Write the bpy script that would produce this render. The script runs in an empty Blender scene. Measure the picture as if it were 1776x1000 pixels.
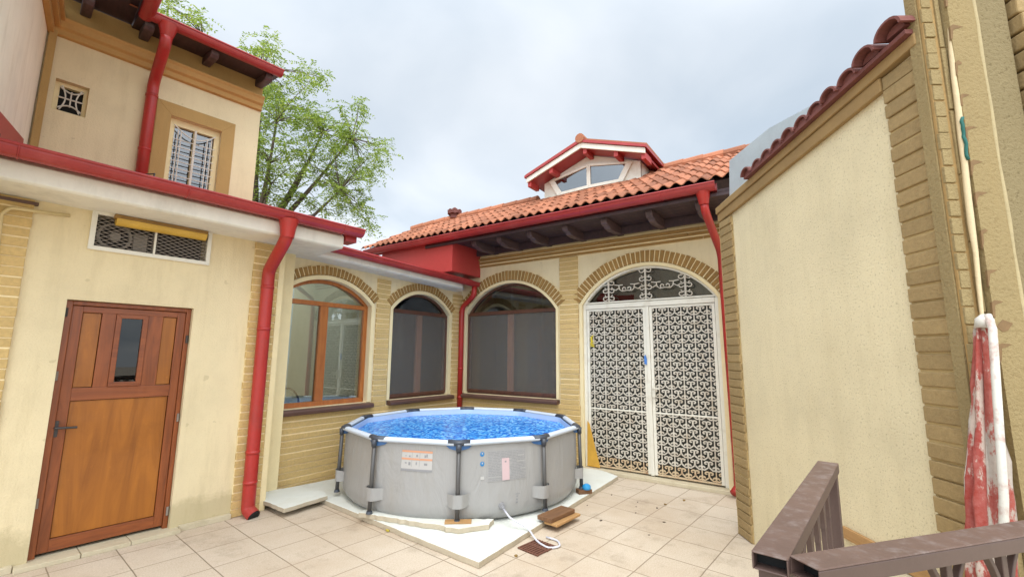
import bpy, bmesh, math, random
from mathutils import Vector, Matrix
rnd = random.Random(7)
S = bpy.context.scene
COL = S.collection
R = math.radians
# ------------------------------------------------------------------ camera
cam = bpy.data.cameras.new('camera'); camo = bpy.data.objects.new('camera', cam); COL.objects.link(camo)
cam.sensor_width = 36; cam.lens = 36*778.94/1776; cam.clip_start = 0.05; cam.clip_end = 500
PITCH, ROLL, EYE = R(8.51), R(-0.422), 1.65
cp, sp, cr, sr = math.cos(PITCH), math.sin(PITCH), math.cos(ROLL), math.sin(ROLL)
rt = Vector((1, 0, 0)); fw = Vector((0, cp, sp)); dn = Vector((0, sp, -cp))
ax = rt*cr + dn*sr; ay = -(dn*cr - rt*sr); az = -fw
camo.matrix_world = Matrix(((ax.x, ay.x, az.x, 0), (ax.y, ay.y, az.y, 0), (ax.z, ay.z, az.z, EYE), (0, 0, 0, 1)))
S.camera = camo
S.view_settings.view_transform = 'Standard'; S.view_settings.look = 'None'
S.view_settings.gamma = 1; S.view_settings.use_curve_mapping = False
S.view_settings.exposure = 0.97
S.cycles.max_bounces = 8; S.cycles.diffuse_bounces = 5; S.cycles.transparent_max_bounces = 24
# ------------------------------------------------------------------ sky and sun (overcast)
SUN_EL, SUN_AZ = 60, 184          # azimuth clockwise from +y
w = bpy.data.worlds.new('World'); S.world = w; w.use_nodes = True
nt = w.node_tree; N = nt.nodes; Lk = nt.links; N.clear()
def nd(t, **k):
    n = N.new(t)
    for a, b in k.items(): setattr(n, a, b)
    return n
out = nd('ShaderNodeOutputWorld'); bg = nd('ShaderNodeBackground'); bg.inputs[1].default_value = 0.1
sky = nd('ShaderNodeTexSky', sky_type='NISHITA', sun_disc=False, sun_elevation=R(SUN_EL), sun_rotation=R(SUN_AZ))
sky.dust_density = 2.0
tc = nd('ShaderNodeTexCoord'); sep = nd('ShaderNodeSeparateXYZ'); Lk.new(tc.outputs['Generated'], sep.inputs[0])
def mth(op, a, b=None, clamp=False):
    n = nd('ShaderNodeMath', operation=op); n.use_clamp = clamp
    for i, v in enumerate((a, b)):
        if v is None: continue
        if isinstance(v, (int, float)): n.inputs[i].default_value = v
        else: Lk.new(v, n.inputs[i])
    return n.outputs[0]
zz = mth('ADD', mth('MAXIMUM', sep.outputs[2], 0), 0.22)
cmb = nd('ShaderNodeCombineXYZ'); Lk.new(mth('DIVIDE', sep.outputs[0], zz), cmb.inputs[0]); Lk.new(mth('DIVIDE', sep.outputs[1], zz), cmb.inputs[1])
n1 = nd('ShaderNodeTexNoise'); n1.inputs['Scale'].default_value = 1.25; n1.inputs['Detail'].default_value = 7; n1.inputs['Roughness'].default_value = 0.47; n1.inputs['Distortion'].default_value = 0.35
Lk.new(cmb.outputs[0], n1.inputs['Vector'])
rp = nd('ShaderNodeValToRGB'); rp.color_ramp.elements[0].position = 0.34; rp.color_ramp.elements[1].position = 0.64
rp.color_ramp.elements[0].color = (3.05, 3.5, 3.95, 1); rp.color_ramp.elements[1].color = (4.75, 5.0, 5.25, 1)
Lk.new(n1.outputs[0], rp.inputs[0])
# clouds brighten towards the sun: broad unseen glow added to light the walls
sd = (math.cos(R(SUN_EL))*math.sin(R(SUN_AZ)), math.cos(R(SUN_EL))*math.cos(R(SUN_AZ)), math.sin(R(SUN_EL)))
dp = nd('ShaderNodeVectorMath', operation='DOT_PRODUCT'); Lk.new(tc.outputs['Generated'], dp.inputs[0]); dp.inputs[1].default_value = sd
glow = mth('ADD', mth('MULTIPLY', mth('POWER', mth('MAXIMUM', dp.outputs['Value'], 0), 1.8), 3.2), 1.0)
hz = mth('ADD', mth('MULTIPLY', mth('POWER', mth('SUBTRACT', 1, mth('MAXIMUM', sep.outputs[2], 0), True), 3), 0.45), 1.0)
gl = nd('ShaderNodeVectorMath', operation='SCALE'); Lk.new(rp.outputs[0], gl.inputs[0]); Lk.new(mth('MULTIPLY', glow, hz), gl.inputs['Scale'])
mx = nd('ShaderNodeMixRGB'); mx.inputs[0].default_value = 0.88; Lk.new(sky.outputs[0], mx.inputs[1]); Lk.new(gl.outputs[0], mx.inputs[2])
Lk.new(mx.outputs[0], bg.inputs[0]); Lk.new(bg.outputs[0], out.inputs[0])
sl = bpy.data.lights.new('sun', 'SUN'); so = bpy.data.objects.new('sun', sl); COL.objects.link(so)
sl.energy = 1.0; sl.angle = R(40); sl.color = (1, 0.96, 0.9)
so.rotation_euler = Vector(sd).to_track_quat('Z', 'Y').to_euler()
# ------------------------------------------------------------------ materials
def lin(c):
    return tuple((v/255/12.92 if v/255 <= 0.04045 else ((v/255+0.055)/1.055)**2.4) for v in c)
def base(name):
    m = bpy.data.materials.new(name); m.use_nodes = True
    t = m.node_tree; b = t.nodes['Principled BSDF']
    return m, t, b
def noise(t, scale, detail=4, rough=0.6, vec=None, stretch=None, dist=0):
    n = t.nodes.new('ShaderNodeTexNoise'); n.inputs['Scale'].default_value = scale; n.inputs['Detail'].default_value = detail
    n.inputs['Roughness'].default_value = rough; n.inputs['Distortion'].default_value = dist
    tcn = t.nodes.new('ShaderNodeTexCoord'); v = tcn.outputs['Object']
    if stretch:
        mp = t.nodes.new('ShaderNodeMapping'); mp.inputs['Scale'].default_value = stretch; t.links.new(v, mp.inputs[0]); v = mp.outputs[0]
    t.links.new(v, n.inputs['Vector']); return n.outputs[0]
def ramp(t, fac, stops):
    r = t.nodes.new('ShaderNodeValToRGB'); cr_ = r.color_ramp
    while len(cr_.elements) < len(stops): cr_.elements.new(0.5)
    for e, (p, c) in zip(cr_.elements, stops): e.position = p; e.color = (*c[:3], 1)
    t.links.new(fac, r.inputs[0]); return r.outputs[0]
def mixc(t, fac, a, b, mode='MIX'):
    n = t.nodes.new('ShaderNodeMixRGB'); n.blend_type = mode
    for i, v in enumerate((fac, a, b)):
        if isinstance(v, (int, float)): n.inputs[i].default_value = v
        elif isinstance(v, tuple): n.inputs[i].default_value = (*v[:3], 1)
        else: t.links.new(v, n.inputs[i])
    return n.outputs[0]
def bump(t, b, h, strength, dist=0.01):
    n = t.nodes.new('ShaderNodeBump'); n.inputs['Strength'].default_value = strength; n.inputs['Distance'].default_value = dist
    t.links.new(h, n.inputs['Height']); t.links.new(n.outputs[0], b.inputs['Normal'])
def sc(c, k): return tuple(min(1, v*k) for v in c)
def mat(name, col, rough=0.7, var=0.12, vs=3.0, bs=0.0, bscale=60, metal=0.0, dirt=None, dirt_amt=0.0, dirt_scale=2.0, stretch=None, bd=0.01, spec=0.5, coat=0):
    m, t, b = base(name); c = lin(col)
    cc = ramp(t, noise(t, vs, 6, stretch=stretch), [(0.25, sc(c, 1-var)), (0.75, sc(c, 1+var))])
    fine = noise(t, vs*14, 3)
    cc = mixc(t, var*1.2, cc, ramp(t, fine, [(0.3, sc(c, 0.7)), (0.7, sc(c, 1.25))]))
    if dirt:
        f = ramp(t, noise(t, dirt_scale, 8, 0.68, stretch=stretch), [(0.5, (0, 0, 0)), (0.72, (dirt_amt,)*3)])
        cc = mixc(t, f, cc, lin(dirt))
    t.links.new(cc, b.inputs['Base Color']); b.inputs['Roughness'].default_value = rough; b.inputs['Metallic'].default_value = metal
    b.inputs['Specular IOR Level'].default_value = spec; b.inputs['Coat Weight'].default_value = coat
    if bs: bump(t, b, noise(t, bscale, 5, 0.6), bs, bd)
    return m
def stucco(name, col, pit=0.5, pitcol=(120, 105, 75), dirtcol=(150, 135, 105), bscale=55, bs=0.5, splash=False):
    m, t, b = base(name); c = lin(col)
    cc = ramp(t, noise(t, 1.3, 7, 0.62), [(0.25, sc(c, 0.86)), (0.5, c), (0.8, sc(c, 1.1))])
    g = noise(t, bscale, 5, 0.66)
    cc = mixc(t, ramp(t, g, [(0.33, (pit,)*3), (0.44, (0, 0, 0))]), cc, lin(pitcol))
    st = noise(t, 2.2, 8, 0.7, stretch=(3.2, 3.2, 0.45))
    cc = mixc(t, ramp(t, st, [(0.5, (0, 0, 0)), (0.78, (0.4,)*3)]), cc, lin(dirtcol))
    if splash:
        tcn = t.nodes.new('ShaderNodeTexCoord'); sx = t.nodes.new('ShaderNodeSeparateXYZ'); t.links.new(tcn.outputs['Object'], sx.inputs[0])
        sm = t.nodes.new('ShaderNodeMath'); sm.operation = 'MULTIPLY_ADD'; t.links.new(noise(t, 5, 8, 0.7), sm.inputs[0]); sm.inputs[1].default_value = -0.42; t.links.new(sx.outputs[2], sm.inputs[2])
        cc = mixc(t, ramp(t, sm.outputs[0], [(0.0, (0.42,)*3), (0.1, (0, 0, 0))]), cc, lin((150, 138, 100)))
        # small chips and scuffs
        cc = mixc(t, ramp(t, noise(t, 9, 3, 0.5), [(0.70, (0, 0, 0)), (0.72, (0.35,)*3)]), cc, lin((176, 160, 122)))
    t.links.new(cc, b.inputs['Base Color']); b.inputs['Roughness'].default_value = 0.9; b.inputs['Specular IOR Level'].default_value = 0.2
    bump(t, b, g, bs, 0.012); return m
def wood(name, light, dark, rough=0.42, gscale=7, along='z', coat=0.15):
    m, t, b = base(name)
    stv = {'z': (gscale, gscale, gscale*0.09), 'x': (gscale*0.09, gscale, gscale), 'y': (gscale, gscale*0.09, gscale)}[along]
    g = noise(t, 1.6, 7, 0.62, stretch=stv, dist=1.2)
    cc = ramp(t, g, [(0.28, lin(dark)), (0.5, tuple((a+b_)/2 for a, b_ in zip(lin(dark), lin(light)))), (0.72, lin(light))])
    cc = mixc(t, ramp(t, noise(t, 2.3, 8, 0.72), [(0.5, (0, 0, 0)), (0.75, (0.45,)*3)]), cc, sc(lin(dark), 0.75))
    cc = mixc(t, ramp(t, noise(t, 26, 4, 0.6), [(0.66, (0, 0, 0)), (0.72, (0.3,)*3)]), cc, sc(lin(light), 1.3))
    t.links.new(cc, b.inputs['Base Color']); b.inputs['Roughness'].default_value = rough; b.inputs['Coat Weight'].default_value = coat
    bump(t, b, g, 0.12, 0.005); return m
def glass(name, tint=(0.9, 0.95, 0.93), refl=0.12, rough=0.01, ior=1.5):
    m, t, b = base(name); t.nodes.remove(b); o = t.nodes['Material Output']
    tr = t.nodes.new('ShaderNodeBsdfTransparent'); tr.inputs[0].default_value = (*tint, 1)
    g = t.nodes.new('ShaderNodeBsdfGlossy'); g.inputs['Roughness'].default_value = rough
    fr = t.nodes.new('ShaderNodeFresnel'); fr.inputs[0].default_value = ior
    a = t.nodes.new('ShaderNodeMath'); a.operation = 'ADD'; a.use_clamp = True; a.inputs[1].default_value = refl; t.links.new(fr.outputs[0], a.inputs[0])
    mxs = t.nodes.new('ShaderNodeMixShader'); t.links.new(a.outputs[0], mxs.inputs[0]); t.links.new(tr.outputs[0], mxs.inputs[1]); t.links.new(g.outputs[0], mxs.inputs[2])
    t.links.new(mxs.outputs[0], o.inputs[0]); return m
def screenm(name, col, alpha):
    m, t, b = base(name); b.inputs['Base Color'].default_value = (*lin(col), 1); b.inputs['Alpha'].default_value = alpha; b.inputs['Roughness'].default_value = 0.7
    return m
def brickm(name, col, var=0.22, isl=(0.84, 1.0)):
    m, t, b = base(name); c = lin(col)
    cc = ramp(t, noise(t, 2.4, 6, 0.6), [(0.25, sc(c, 1-var)), (0.75, sc(c, 1+var))])
    cc = mixc(t, 0.35, cc, ramp(t, noise(t, 38, 5, 0.65), [(0.3, sc(c, 0.6)), (0.7, sc(c, 1.3))]))
    gi = t.nodes.new('ShaderNodeNewGeometry')
    cc = mixc(t, 1.0, cc, ramp(t, gi.outputs['Random Per Island'], [(0, (isl[0],)*3), (1, (isl[1],)*3)]), 'MULTIPLY')
    t.links.new(cc, b.inputs['Base Color']); b.inputs['Roughness'].default_value = 0.8; b.inputs['Specular IOR Level'].default_value = 0.3
    bump(t, b, noise(t, 45, 6, 0.7), 0.55, 0.012); return m
M = {}
M['cream'] = stucco('cream_plaster', (224, 208, 170), 0.12, (165, 145, 100), (184, 166, 126), 70, 0.45, True)
M['cream_d'] = stucco('cream_stucco', (222, 209, 174), 0.7, (152, 136, 102), (196, 180, 142), 80, 0.6)
M['cream_l'] = stucco('pale_plaster', (244, 236, 212), 0.05, (190, 172, 134), (190, 172, 134), 60, 0.2)
M['trim'] = mat('cream_trim', (230, 212, 166), 0.8, 0.07, 4, 0.15, 80)
M['brick'] = brickm('tan_brick', (204, 174, 116), 0.14, (0.92, 1.0))
M['brick_v'] = brickm('brown_brick', (160, 124, 70), 0.18)
M['brick_d'] = brickm('ochre_brick', (162, 138, 96), 0.2, (0.82, 1.0))
M['mortar'] = mat('mortar', (238, 218, 172), 0.9, 0.12, 8, 0.3, 60)
M['mortar_d'] = mat('mortar_ochre', (184, 160, 112), 0.9, 0.12, 8, 0.3, 60)
M['tan'] = stucco('tan_plaster', (178, 145, 92), 0.15, (140, 112, 70), (150, 122, 78), 70, 0.25)
M['tan_corn'] = mat('tan_cornice', (184, 144, 84), 0.75, 0.12, 3, 0.15, 50)
M['coping_tan'] = mat('coping_tan', (150, 122, 78), 0.8, 0.14, 3, 0.25, 50, dirt=(128, 100, 62), dirt_amt=0.5)
M['white'] = mat('white_render', (226, 222, 208), 0.75, 0.05, 3, 0.12, 40, dirt=(176, 172, 158), dirt_amt=0.45, stretch=(2, 2, 0.6))
M['whitepaint'] = mat('white_paint', (224, 220, 206), 0.45, 0.05, 5, 0.08, 50, dirt=(172, 158, 134), dirt_amt=0.5, dirt_scale=5)
M['red'] = mat('red_metal', (158, 46, 46), 0.4, 0.16, 2.5, 0.08, 14, dirt=(176, 84, 78), dirt_amt=0.5, dirt_scale=3, coat=0.1)
M['redpipe'] = mat('red_pipe_paint', (168, 40, 34), 0.42, 0.18, 3, 0.1, 14, dirt=(140, 56, 46), dirt_amt=0.7, dirt_scale=4, coat=0.1)
M['redflash'] = mat('red_flashing', (172, 58, 54), 0.5, 0.08, 2, 0.04, 20)
M['dark_timber'] = wood('dark_timber', (78, 56, 58), (48, 36, 40), 0.6, 9, 'y', 0)
M['corbel'] = wood('corbel_timber', (100, 80, 80), (66, 52, 54), 0.55, 9, 'y', 0)
M['door_frame'] = wood('door_frame_wood', (156, 84, 38), (108, 54, 24), 0.4, 9, 'z')
M['door_panel'] = wood('door_panel_wood', (176, 108, 34), (128, 72, 18), 0.38, 5, 'z')
M['door_rail'] = wood('door_rail_wood', (154, 84, 40), (110, 54, 26), 0.4, 9, 'x')
M['win_orange'] = wood('orange_frame_wood', (184, 112, 50), (146, 80, 32), 0.42, 9, 'z')
M['win_brown'] = wood('brown_frame_wood', (104, 66, 48), (70, 44, 36), 0.45, 9, 'z')
M['sill'] = mat('sill_brown', (92, 66, 56), 0.45, 0.15, 6, 0.05, 30)
M['dark'] = mat('dark_metal', (58, 54, 52), 0.5, 0.1, 6)
M['black'] = mat('black_void', (20, 20, 20), 0.8, 0.1, 6)
M['glass'] = glass('window_glass', (0.88, 0.93, 0.9), 0.10)
M['glass_dark'] = glass('dark_glass', (0.5, 0.52, 0.5), 0.08)
M['glass_door'] = glass('door_glass', (0.3, 0.32, 0.3), 0.03)
M['glass_sky'] = glass('sky_glass', (0.35, 0.38, 0.4), 0.2)
M['screen'] = screenm('insect_screen', (128, 122, 114), 0.26)
M['iron'] = mat('white_iron', (204, 197, 182), 0.5, 0.08, 9, 0.06, 40, dirt=(168, 146, 116), dirt_amt=0.75, dirt_scale=7)
M['rust_iron'] = mat('rusty_iron', (204, 182, 148), 0.7, 0.2, 14, 0.2, 60, dirt=(140, 84, 44), dirt_amt=0.85, dirt_scale=14)
M['inner'] = mat('inner_door_dark', (66, 66, 60), 0.25, 0.2, 2)
M['transom_back'] = mat('transom_back', (112, 106, 90), 0.3, 0.15, 1.5)
M['room'] = mat('room_wall', (176, 180, 168), 0.8, 0.05, 1)
M['roomfloor'] = mat('room_floor', (150, 130, 104), 0.6, 0.1, 2)
M['mull_brown'] = wood('mullion_wood', (164, 112, 84), (124, 80, 60), 0.5, 9, 'z')
M['curtain'] = mat('room_dark', (150, 144, 136), 0.8, 0.1, 1)
M['fan'] = mat('fan_grey', (150, 142, 130), 0.6, 0.1, 6)
M['lath'] = mat('expanded_metal', (132, 122, 112), 0.55, 0.15, 20)
M['lamp'] = mat('yellowed_lamp', (206, 166, 66), 0.35, 0.15, 6, dirt=(166, 124, 44), dirt_amt=0.5, dirt_scale=8)
M['lamp_base'] = mat('lamp_base', (146, 112, 58), 0.5, 0.12, 6)
M['tile'] = brickm('terracotta', (176, 114, 84), 0.2, (0.55, 1.05))
M['tile_red'] = mat('red_tile', (112, 62, 54), 0.7, 0.25, 7, 0.25, 40, dirt=(96, 58, 54), dirt_amt=0.6, dirt_scale=6)
M['metal_sheet'] = mat('zinc_sheet', (186, 196, 200), 0.4, 0.1, 4, 0.05, 20, metal=0.3)
M['pool_wall'] = mat('pool_liner', (152, 151, 149), 0.42, 0.03, 1.5, dirt=(150, 146, 138), dirt_amt=0.5, dirt_scale=2.5, stretch=(2.5, 2.5, 0.6))
t_ = M['pool_wall'].node_tree; b_ = t_.nodes['Principled BSDF']; bump(t_, b_, noise(t_, 3.2, 4, 0.55, stretch=(1.6, 1.6, 0.5), dist=1.5), 0.5, 0.03)
M['pool_strap'] = mat('pool_strap', (170, 168, 166), 0.5, 0.03, 3)
M['pool_in'] = mat('pool_inner', (176, 196, 226), 0.4, 0.04, 2)
M['pool_rim'] = mat('pool_rim', (196, 206, 218), 0.4, 0.03, 4)
M['pool_leg'] = mat('pool_leg', (80, 79, 78), 0.4, 0.08, 6)
M['pool_cap'] = mat('pool_cap', (60, 65, 74), 0.42, 0.12, 6)
M['pool_flap'] = mat('pool_flap', (58, 100, 150), 0.45, 0.15, 20)
M['lbl_grey'] = mat('label_grey', (154, 153, 152), 0.6, 0.03, 6)
M['lbl_pale'] = mat('label_pale', (176, 174, 171), 0.6, 0.03, 6)
M['lbl_line'] = mat('label_line', (136, 136, 138), 0.6, 0.03, 6)
M['lbl_orange'] = mat('label_orange', (196, 142, 110), 0.6, 0.05, 6)
M['lbl_pink'] = mat('label_pink', (190, 166, 168), 0.6, 0.04, 6)
M['lbl_blue'] = mat('label_blue', (30, 120, 180), 0.5, 0.05, 6)
M['foam'] = mat('foam_board', (210, 212, 204), 0.85, 0.04, 5, 0.35, 90, dirt=(196, 194, 178), dirt_amt=0.6, dirt_scale=3)
M['foam_edge'] = mat('foam_edge', (180, 168, 146), 0.9, 0.12, 12, 0.5, 60)
M['plank'] = wood('plank_brown', (132, 94, 60), (90, 62, 40), 0.7, 10, 'x', 0)
M['plank_pale'] = wood('plank_pale', (190, 148, 96), (150, 112, 68), 0.7, 10, 'x', 0)
M['blue_plastic'] = mat('blue_plastic', (40, 140, 196), 0.4, 0.08, 8)
M['hose'] = mat('hose_clear', (200, 200, 208), 0.35, 0.06, 10)
M['grate'] = mat('rust_grate', (104, 66, 50), 0.8, 0.25, 20, 0.2, 60)
M['rail'] = mat('railing_paint', (98, 76, 66), 0.5, 0.18, 6, 0.12, 30, dirt=(140, 130, 126), dirt_amt=0.5, dirt_scale=24)
M['rail_side'] = mat('railing_shaded', (84, 66, 60), 0.45, 0.12, 6, 0.05, 30)  # darker copy of the railing paint; shade of side faces put into colour
M['bark'] = mat('bark', (86, 74, 62), 0.9, 0.3, 8, 0.6, 30)
M['cap_red'] = M['redflash']
M['yellow'] = mat('yellow_board', (206, 158, 62), 0.55, 0.15, 9)
M['ytape'] = mat('yellow_tape', (206, 186, 50), 0.5, 0.2, 30)
M['btape'] = mat('blue_tape', (70, 124, 196), 0.5, 0.1, 20)
M['seam'] = mat('foam_seam', (204, 186, 150), 0.85, 0.06, 12, 0.3, 70)
M['render_r'] = stucco('rough_render', (150, 132, 94), 0.5, (124, 104, 70), (150, 128, 84), 60, 0.8)
M['render_g'] = stucco('grey_render', (136, 122, 90), 0.8, (104, 90, 62), (128, 114, 82), 46, 1.0)
M['crack'] = mat('bare_crack', (122, 96, 64), 0.9, 0.25, 30)
M['crack_soft'] = mat('joint_mortar', (158, 128, 80), 0.9, 0.2, 30)  # mortar of the pier joints, close to the brick colour
M['render_edge'] = mat('render_edge', (172, 156, 118), 0.85, 0.12, 14, 0.4, 60)
M['cord'] = mat('green_cord', (26, 92, 84), 0.7, 0.2, 60)
M['pole_white'] = mat('chipped_white_pole', (200, 196, 186), 0.55, 0.06, 9, 0.1, 60, dirt=(150, 70, 48), dirt_amt=0.8, dirt_scale=14)
M['greyroof'] = mat('grey_roof', (170, 166, 160), 0.7, 0.08, 3)
M['conduit'] = mat('conduit_cream', (206, 186, 136), 0.5, 0.06, 6)
M['leaf_dry'] = mat('dry_leaf', (132, 104, 52), 0.8, 0.3, 20)
M['leaf_yel'] = mat('yellow_leaf', (182, 164, 64), 0.8, 0.2, 20)
M['debris'] = mat('dark_debris', (84, 70, 58), 0.9, 0.3, 30)
M['pavement_edge'] = mat('threshold_stone', (196, 184, 156), 0.75, 0.1, 6, 0.2, 60, dirt=(150, 136, 108), dirt_amt=0.5, dirt_scale=6)
# leaves of the tree
def leafm():
    m, t, b = base('leaf_green')
    gi = t.nodes.new('ShaderNodeNewGeometry')
    cc = ramp(t, gi.outputs['Random Per Island'], [(0.0, lin((100, 122, 42))), (0.45, lin((126, 150, 58))), (0.8, lin((152, 172, 74))), (1, lin((174, 186, 96)))])
    t.links.new(cc, b.inputs['Base Color']); b.inputs['Roughness'].default_value = 0.55
    tl = t.nodes.new('ShaderNodeBsdfTranslucent'); t.links.new(cc, tl.inputs[0])
    mxs = t.nodes.new('ShaderNodeMixShader'); mxs.inputs[0].default_value = 0.4
    t.links.new(b.outputs[0], mxs.inputs[1]); t.links.new(tl.outputs[0], mxs.inputs[2]); t.links.new(mxs.outputs[0], t.nodes['Material Output'].inputs[0])
    return m
M['leaf'] = leafm()
def waterm():
    m, t, b = base('pool_water')
    tcn = t.nodes.new('ShaderNodeTexCoord')
    nz = t.nodes.new('ShaderNodeTexNoise'); nz.inputs['Scale'].default_value = 5; nz.inputs['Detail'].default_value = 3; t.links.new(tcn.outputs['Object'], nz.inputs['Vector'])
    ad = t.nodes.new('ShaderNodeMixRGB'); ad.blend_type = 'LINEAR_LIGHT'; ad.inputs[0].default_value = 0.06
    t.links.new(tcn.outputs['Object'], ad.inputs[1]); t.links.new(nz.outputs['Color'], ad.inputs[2])
    v = t.nodes.new('ShaderNodeTexVoronoi'); v.inputs['Scale'].default_value = 36; v.distance = 'CHEBYCHEV'; v.inputs['Randomness'].default_value = 0.8
    t.links.new(ad.outputs[0], v.inputs['Vector'])
    sp_ = t.nodes.new('ShaderNodeSeparateColor'); t.links.new(v.outputs['Color'], sp_.inputs[0])
    cc = ramp(t, sp_.outputs[0], [(0.0, lin((8, 72, 160))), (0.28, lin((20, 100, 196))), (0.5, lin((42, 134, 216))), (0.78, lin((84, 168, 230))), (1.0, lin((140, 202, 242)))])
    t.links.new(cc, b.inputs['Base Color']); b.inputs['Roughness'].default_value = 0.2; b.inputs['Specular IOR Level'].default_value = 0.08
    n2 = t.nodes.new('ShaderNodeTexNoise'); n2.inputs['Scale'].default_value = 7; n2.inputs['Detail'].default_value = 2; t.links.new(tcn.outputs['Object'], n2.inputs['Vector'])
    bump(t, b, n2.outputs[0], 0.12, 0.02); return m
M['water'] = waterm()
def pavem():
    m, t, b = base('paving')
    tcn = t.nodes.new('ShaderNodeTexCoord')
    nz = t.nodes.new('ShaderNodeTexNoise'); nz.inputs['Scale'].default_value = 1.1; nz.inputs['Detail'].default_value = 3; t.links.new(tcn.outputs['Object'], nz.inputs['Vector'])
    ad = t.nodes.new('ShaderNodeMixRGB'); ad.blend_type = 'LINEAR_LIGHT'; ad.inputs[0].default_value = 0.014
    t.links.new(tcn.outputs['Object'], ad.inputs[1]); t.links.new(nz.outputs['Color'], ad.inputs[2])
    br = t.nodes.new('ShaderNodeTexBrick'); br.offset = 0.0; br.squash = 1.0
    br.inputs['Scale'].default_value = 1; br.inputs['Brick Width'].default_value = 0.42; br.inputs['Row Height'].default_value = 0.42
    br.inputs['Mortar Size'].default_value = 0.0055; br.inputs['Mortar Smooth'].default_value = 0.5; br.inputs['Bias'].default_value = 0
    br.inputs['Color1'].default_value = (*lin((192, 180, 163)), 1); br.inputs['Color2'].default_value = (*lin((180, 166, 148)), 1); br.inputs['Mortar'].default_value = (*lin((116, 102, 84)), 1)
    t.links.new(ad.outputs[0], br.inputs['Vector'])
    cc = mixc(t, 0.5, br.outputs['Color'], ramp(t, noise(t, 95, 5, 0.75), [(0.3, lin((150, 130, 108))), (0.5, lin((204, 188, 166))), (0.7, lin((226, 214, 196)))]))
    cc = mixc(t, ramp(t, br.outputs['Fac'], [(0.3, (0, 0, 0)), (1, (0.85,)*3)]), cc, lin((120, 106, 88)))
    cc = mixc(t, ramp(t, noise(t, 0.75, 8, 0.66), [(0.42, (0, 0, 0)), (0.72, (0.7,)*3)]), cc, lin((170, 148, 122)))
    cc = mixc(t, ramp(t, noise(t, 2.6, 9, 0.75), [(0.52, (0, 0, 0)), (0.72, (0.6,)*3)]), cc, lin((136, 120, 100)))
    t.links.new(cc, b.inputs['Base Color']); b.inputs['Roughness'].default_value = 0.8; b.inputs['Specular IOR Level'].default_value = 0.25
    h = mixc(t, 0.25, br.outputs['Fac'], noise(t, 120, 4, 0.7))
    iv = t.nodes.new('ShaderNodeInvert'); t.links.new(h, iv.inputs[1]); bump(t, b, iv.outputs[0], 0.45, 0.006)
    return m
M['paving'] = pavem()
def clothm(name, a, bcol, sc_=9):
    m, t, b = base(name)
    f = ramp(t, noise(t, sc_, 8, 0.75, stretch=(1, 1, 0.45)), [(0.49, (0, 0, 0)), (0.53, (1, 1, 1))])
    cc = mixc(t, f, lin(a), lin(bcol))
    cc = mixc(t, 0.14, cc, ramp(t, noise(t, 30, 6, 0.7), [(0.3, lin((90, 70, 60))), (0.7, lin((225, 215, 205)))]))
    t.links.new(cc, b.inputs['Base Color']); b.inputs['Roughness'].default_value = 0.85; bump(t, b, noise(t, 22, 5, 0.6), 0.4, 0.01); return m
M['cloth_red'] = clothm('cloth_red', (154, 40, 24), (188, 168, 154), 6)
M['cloth_white'] = clothm('cloth_white', (172, 160, 148), (150, 46, 28), 5)

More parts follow.
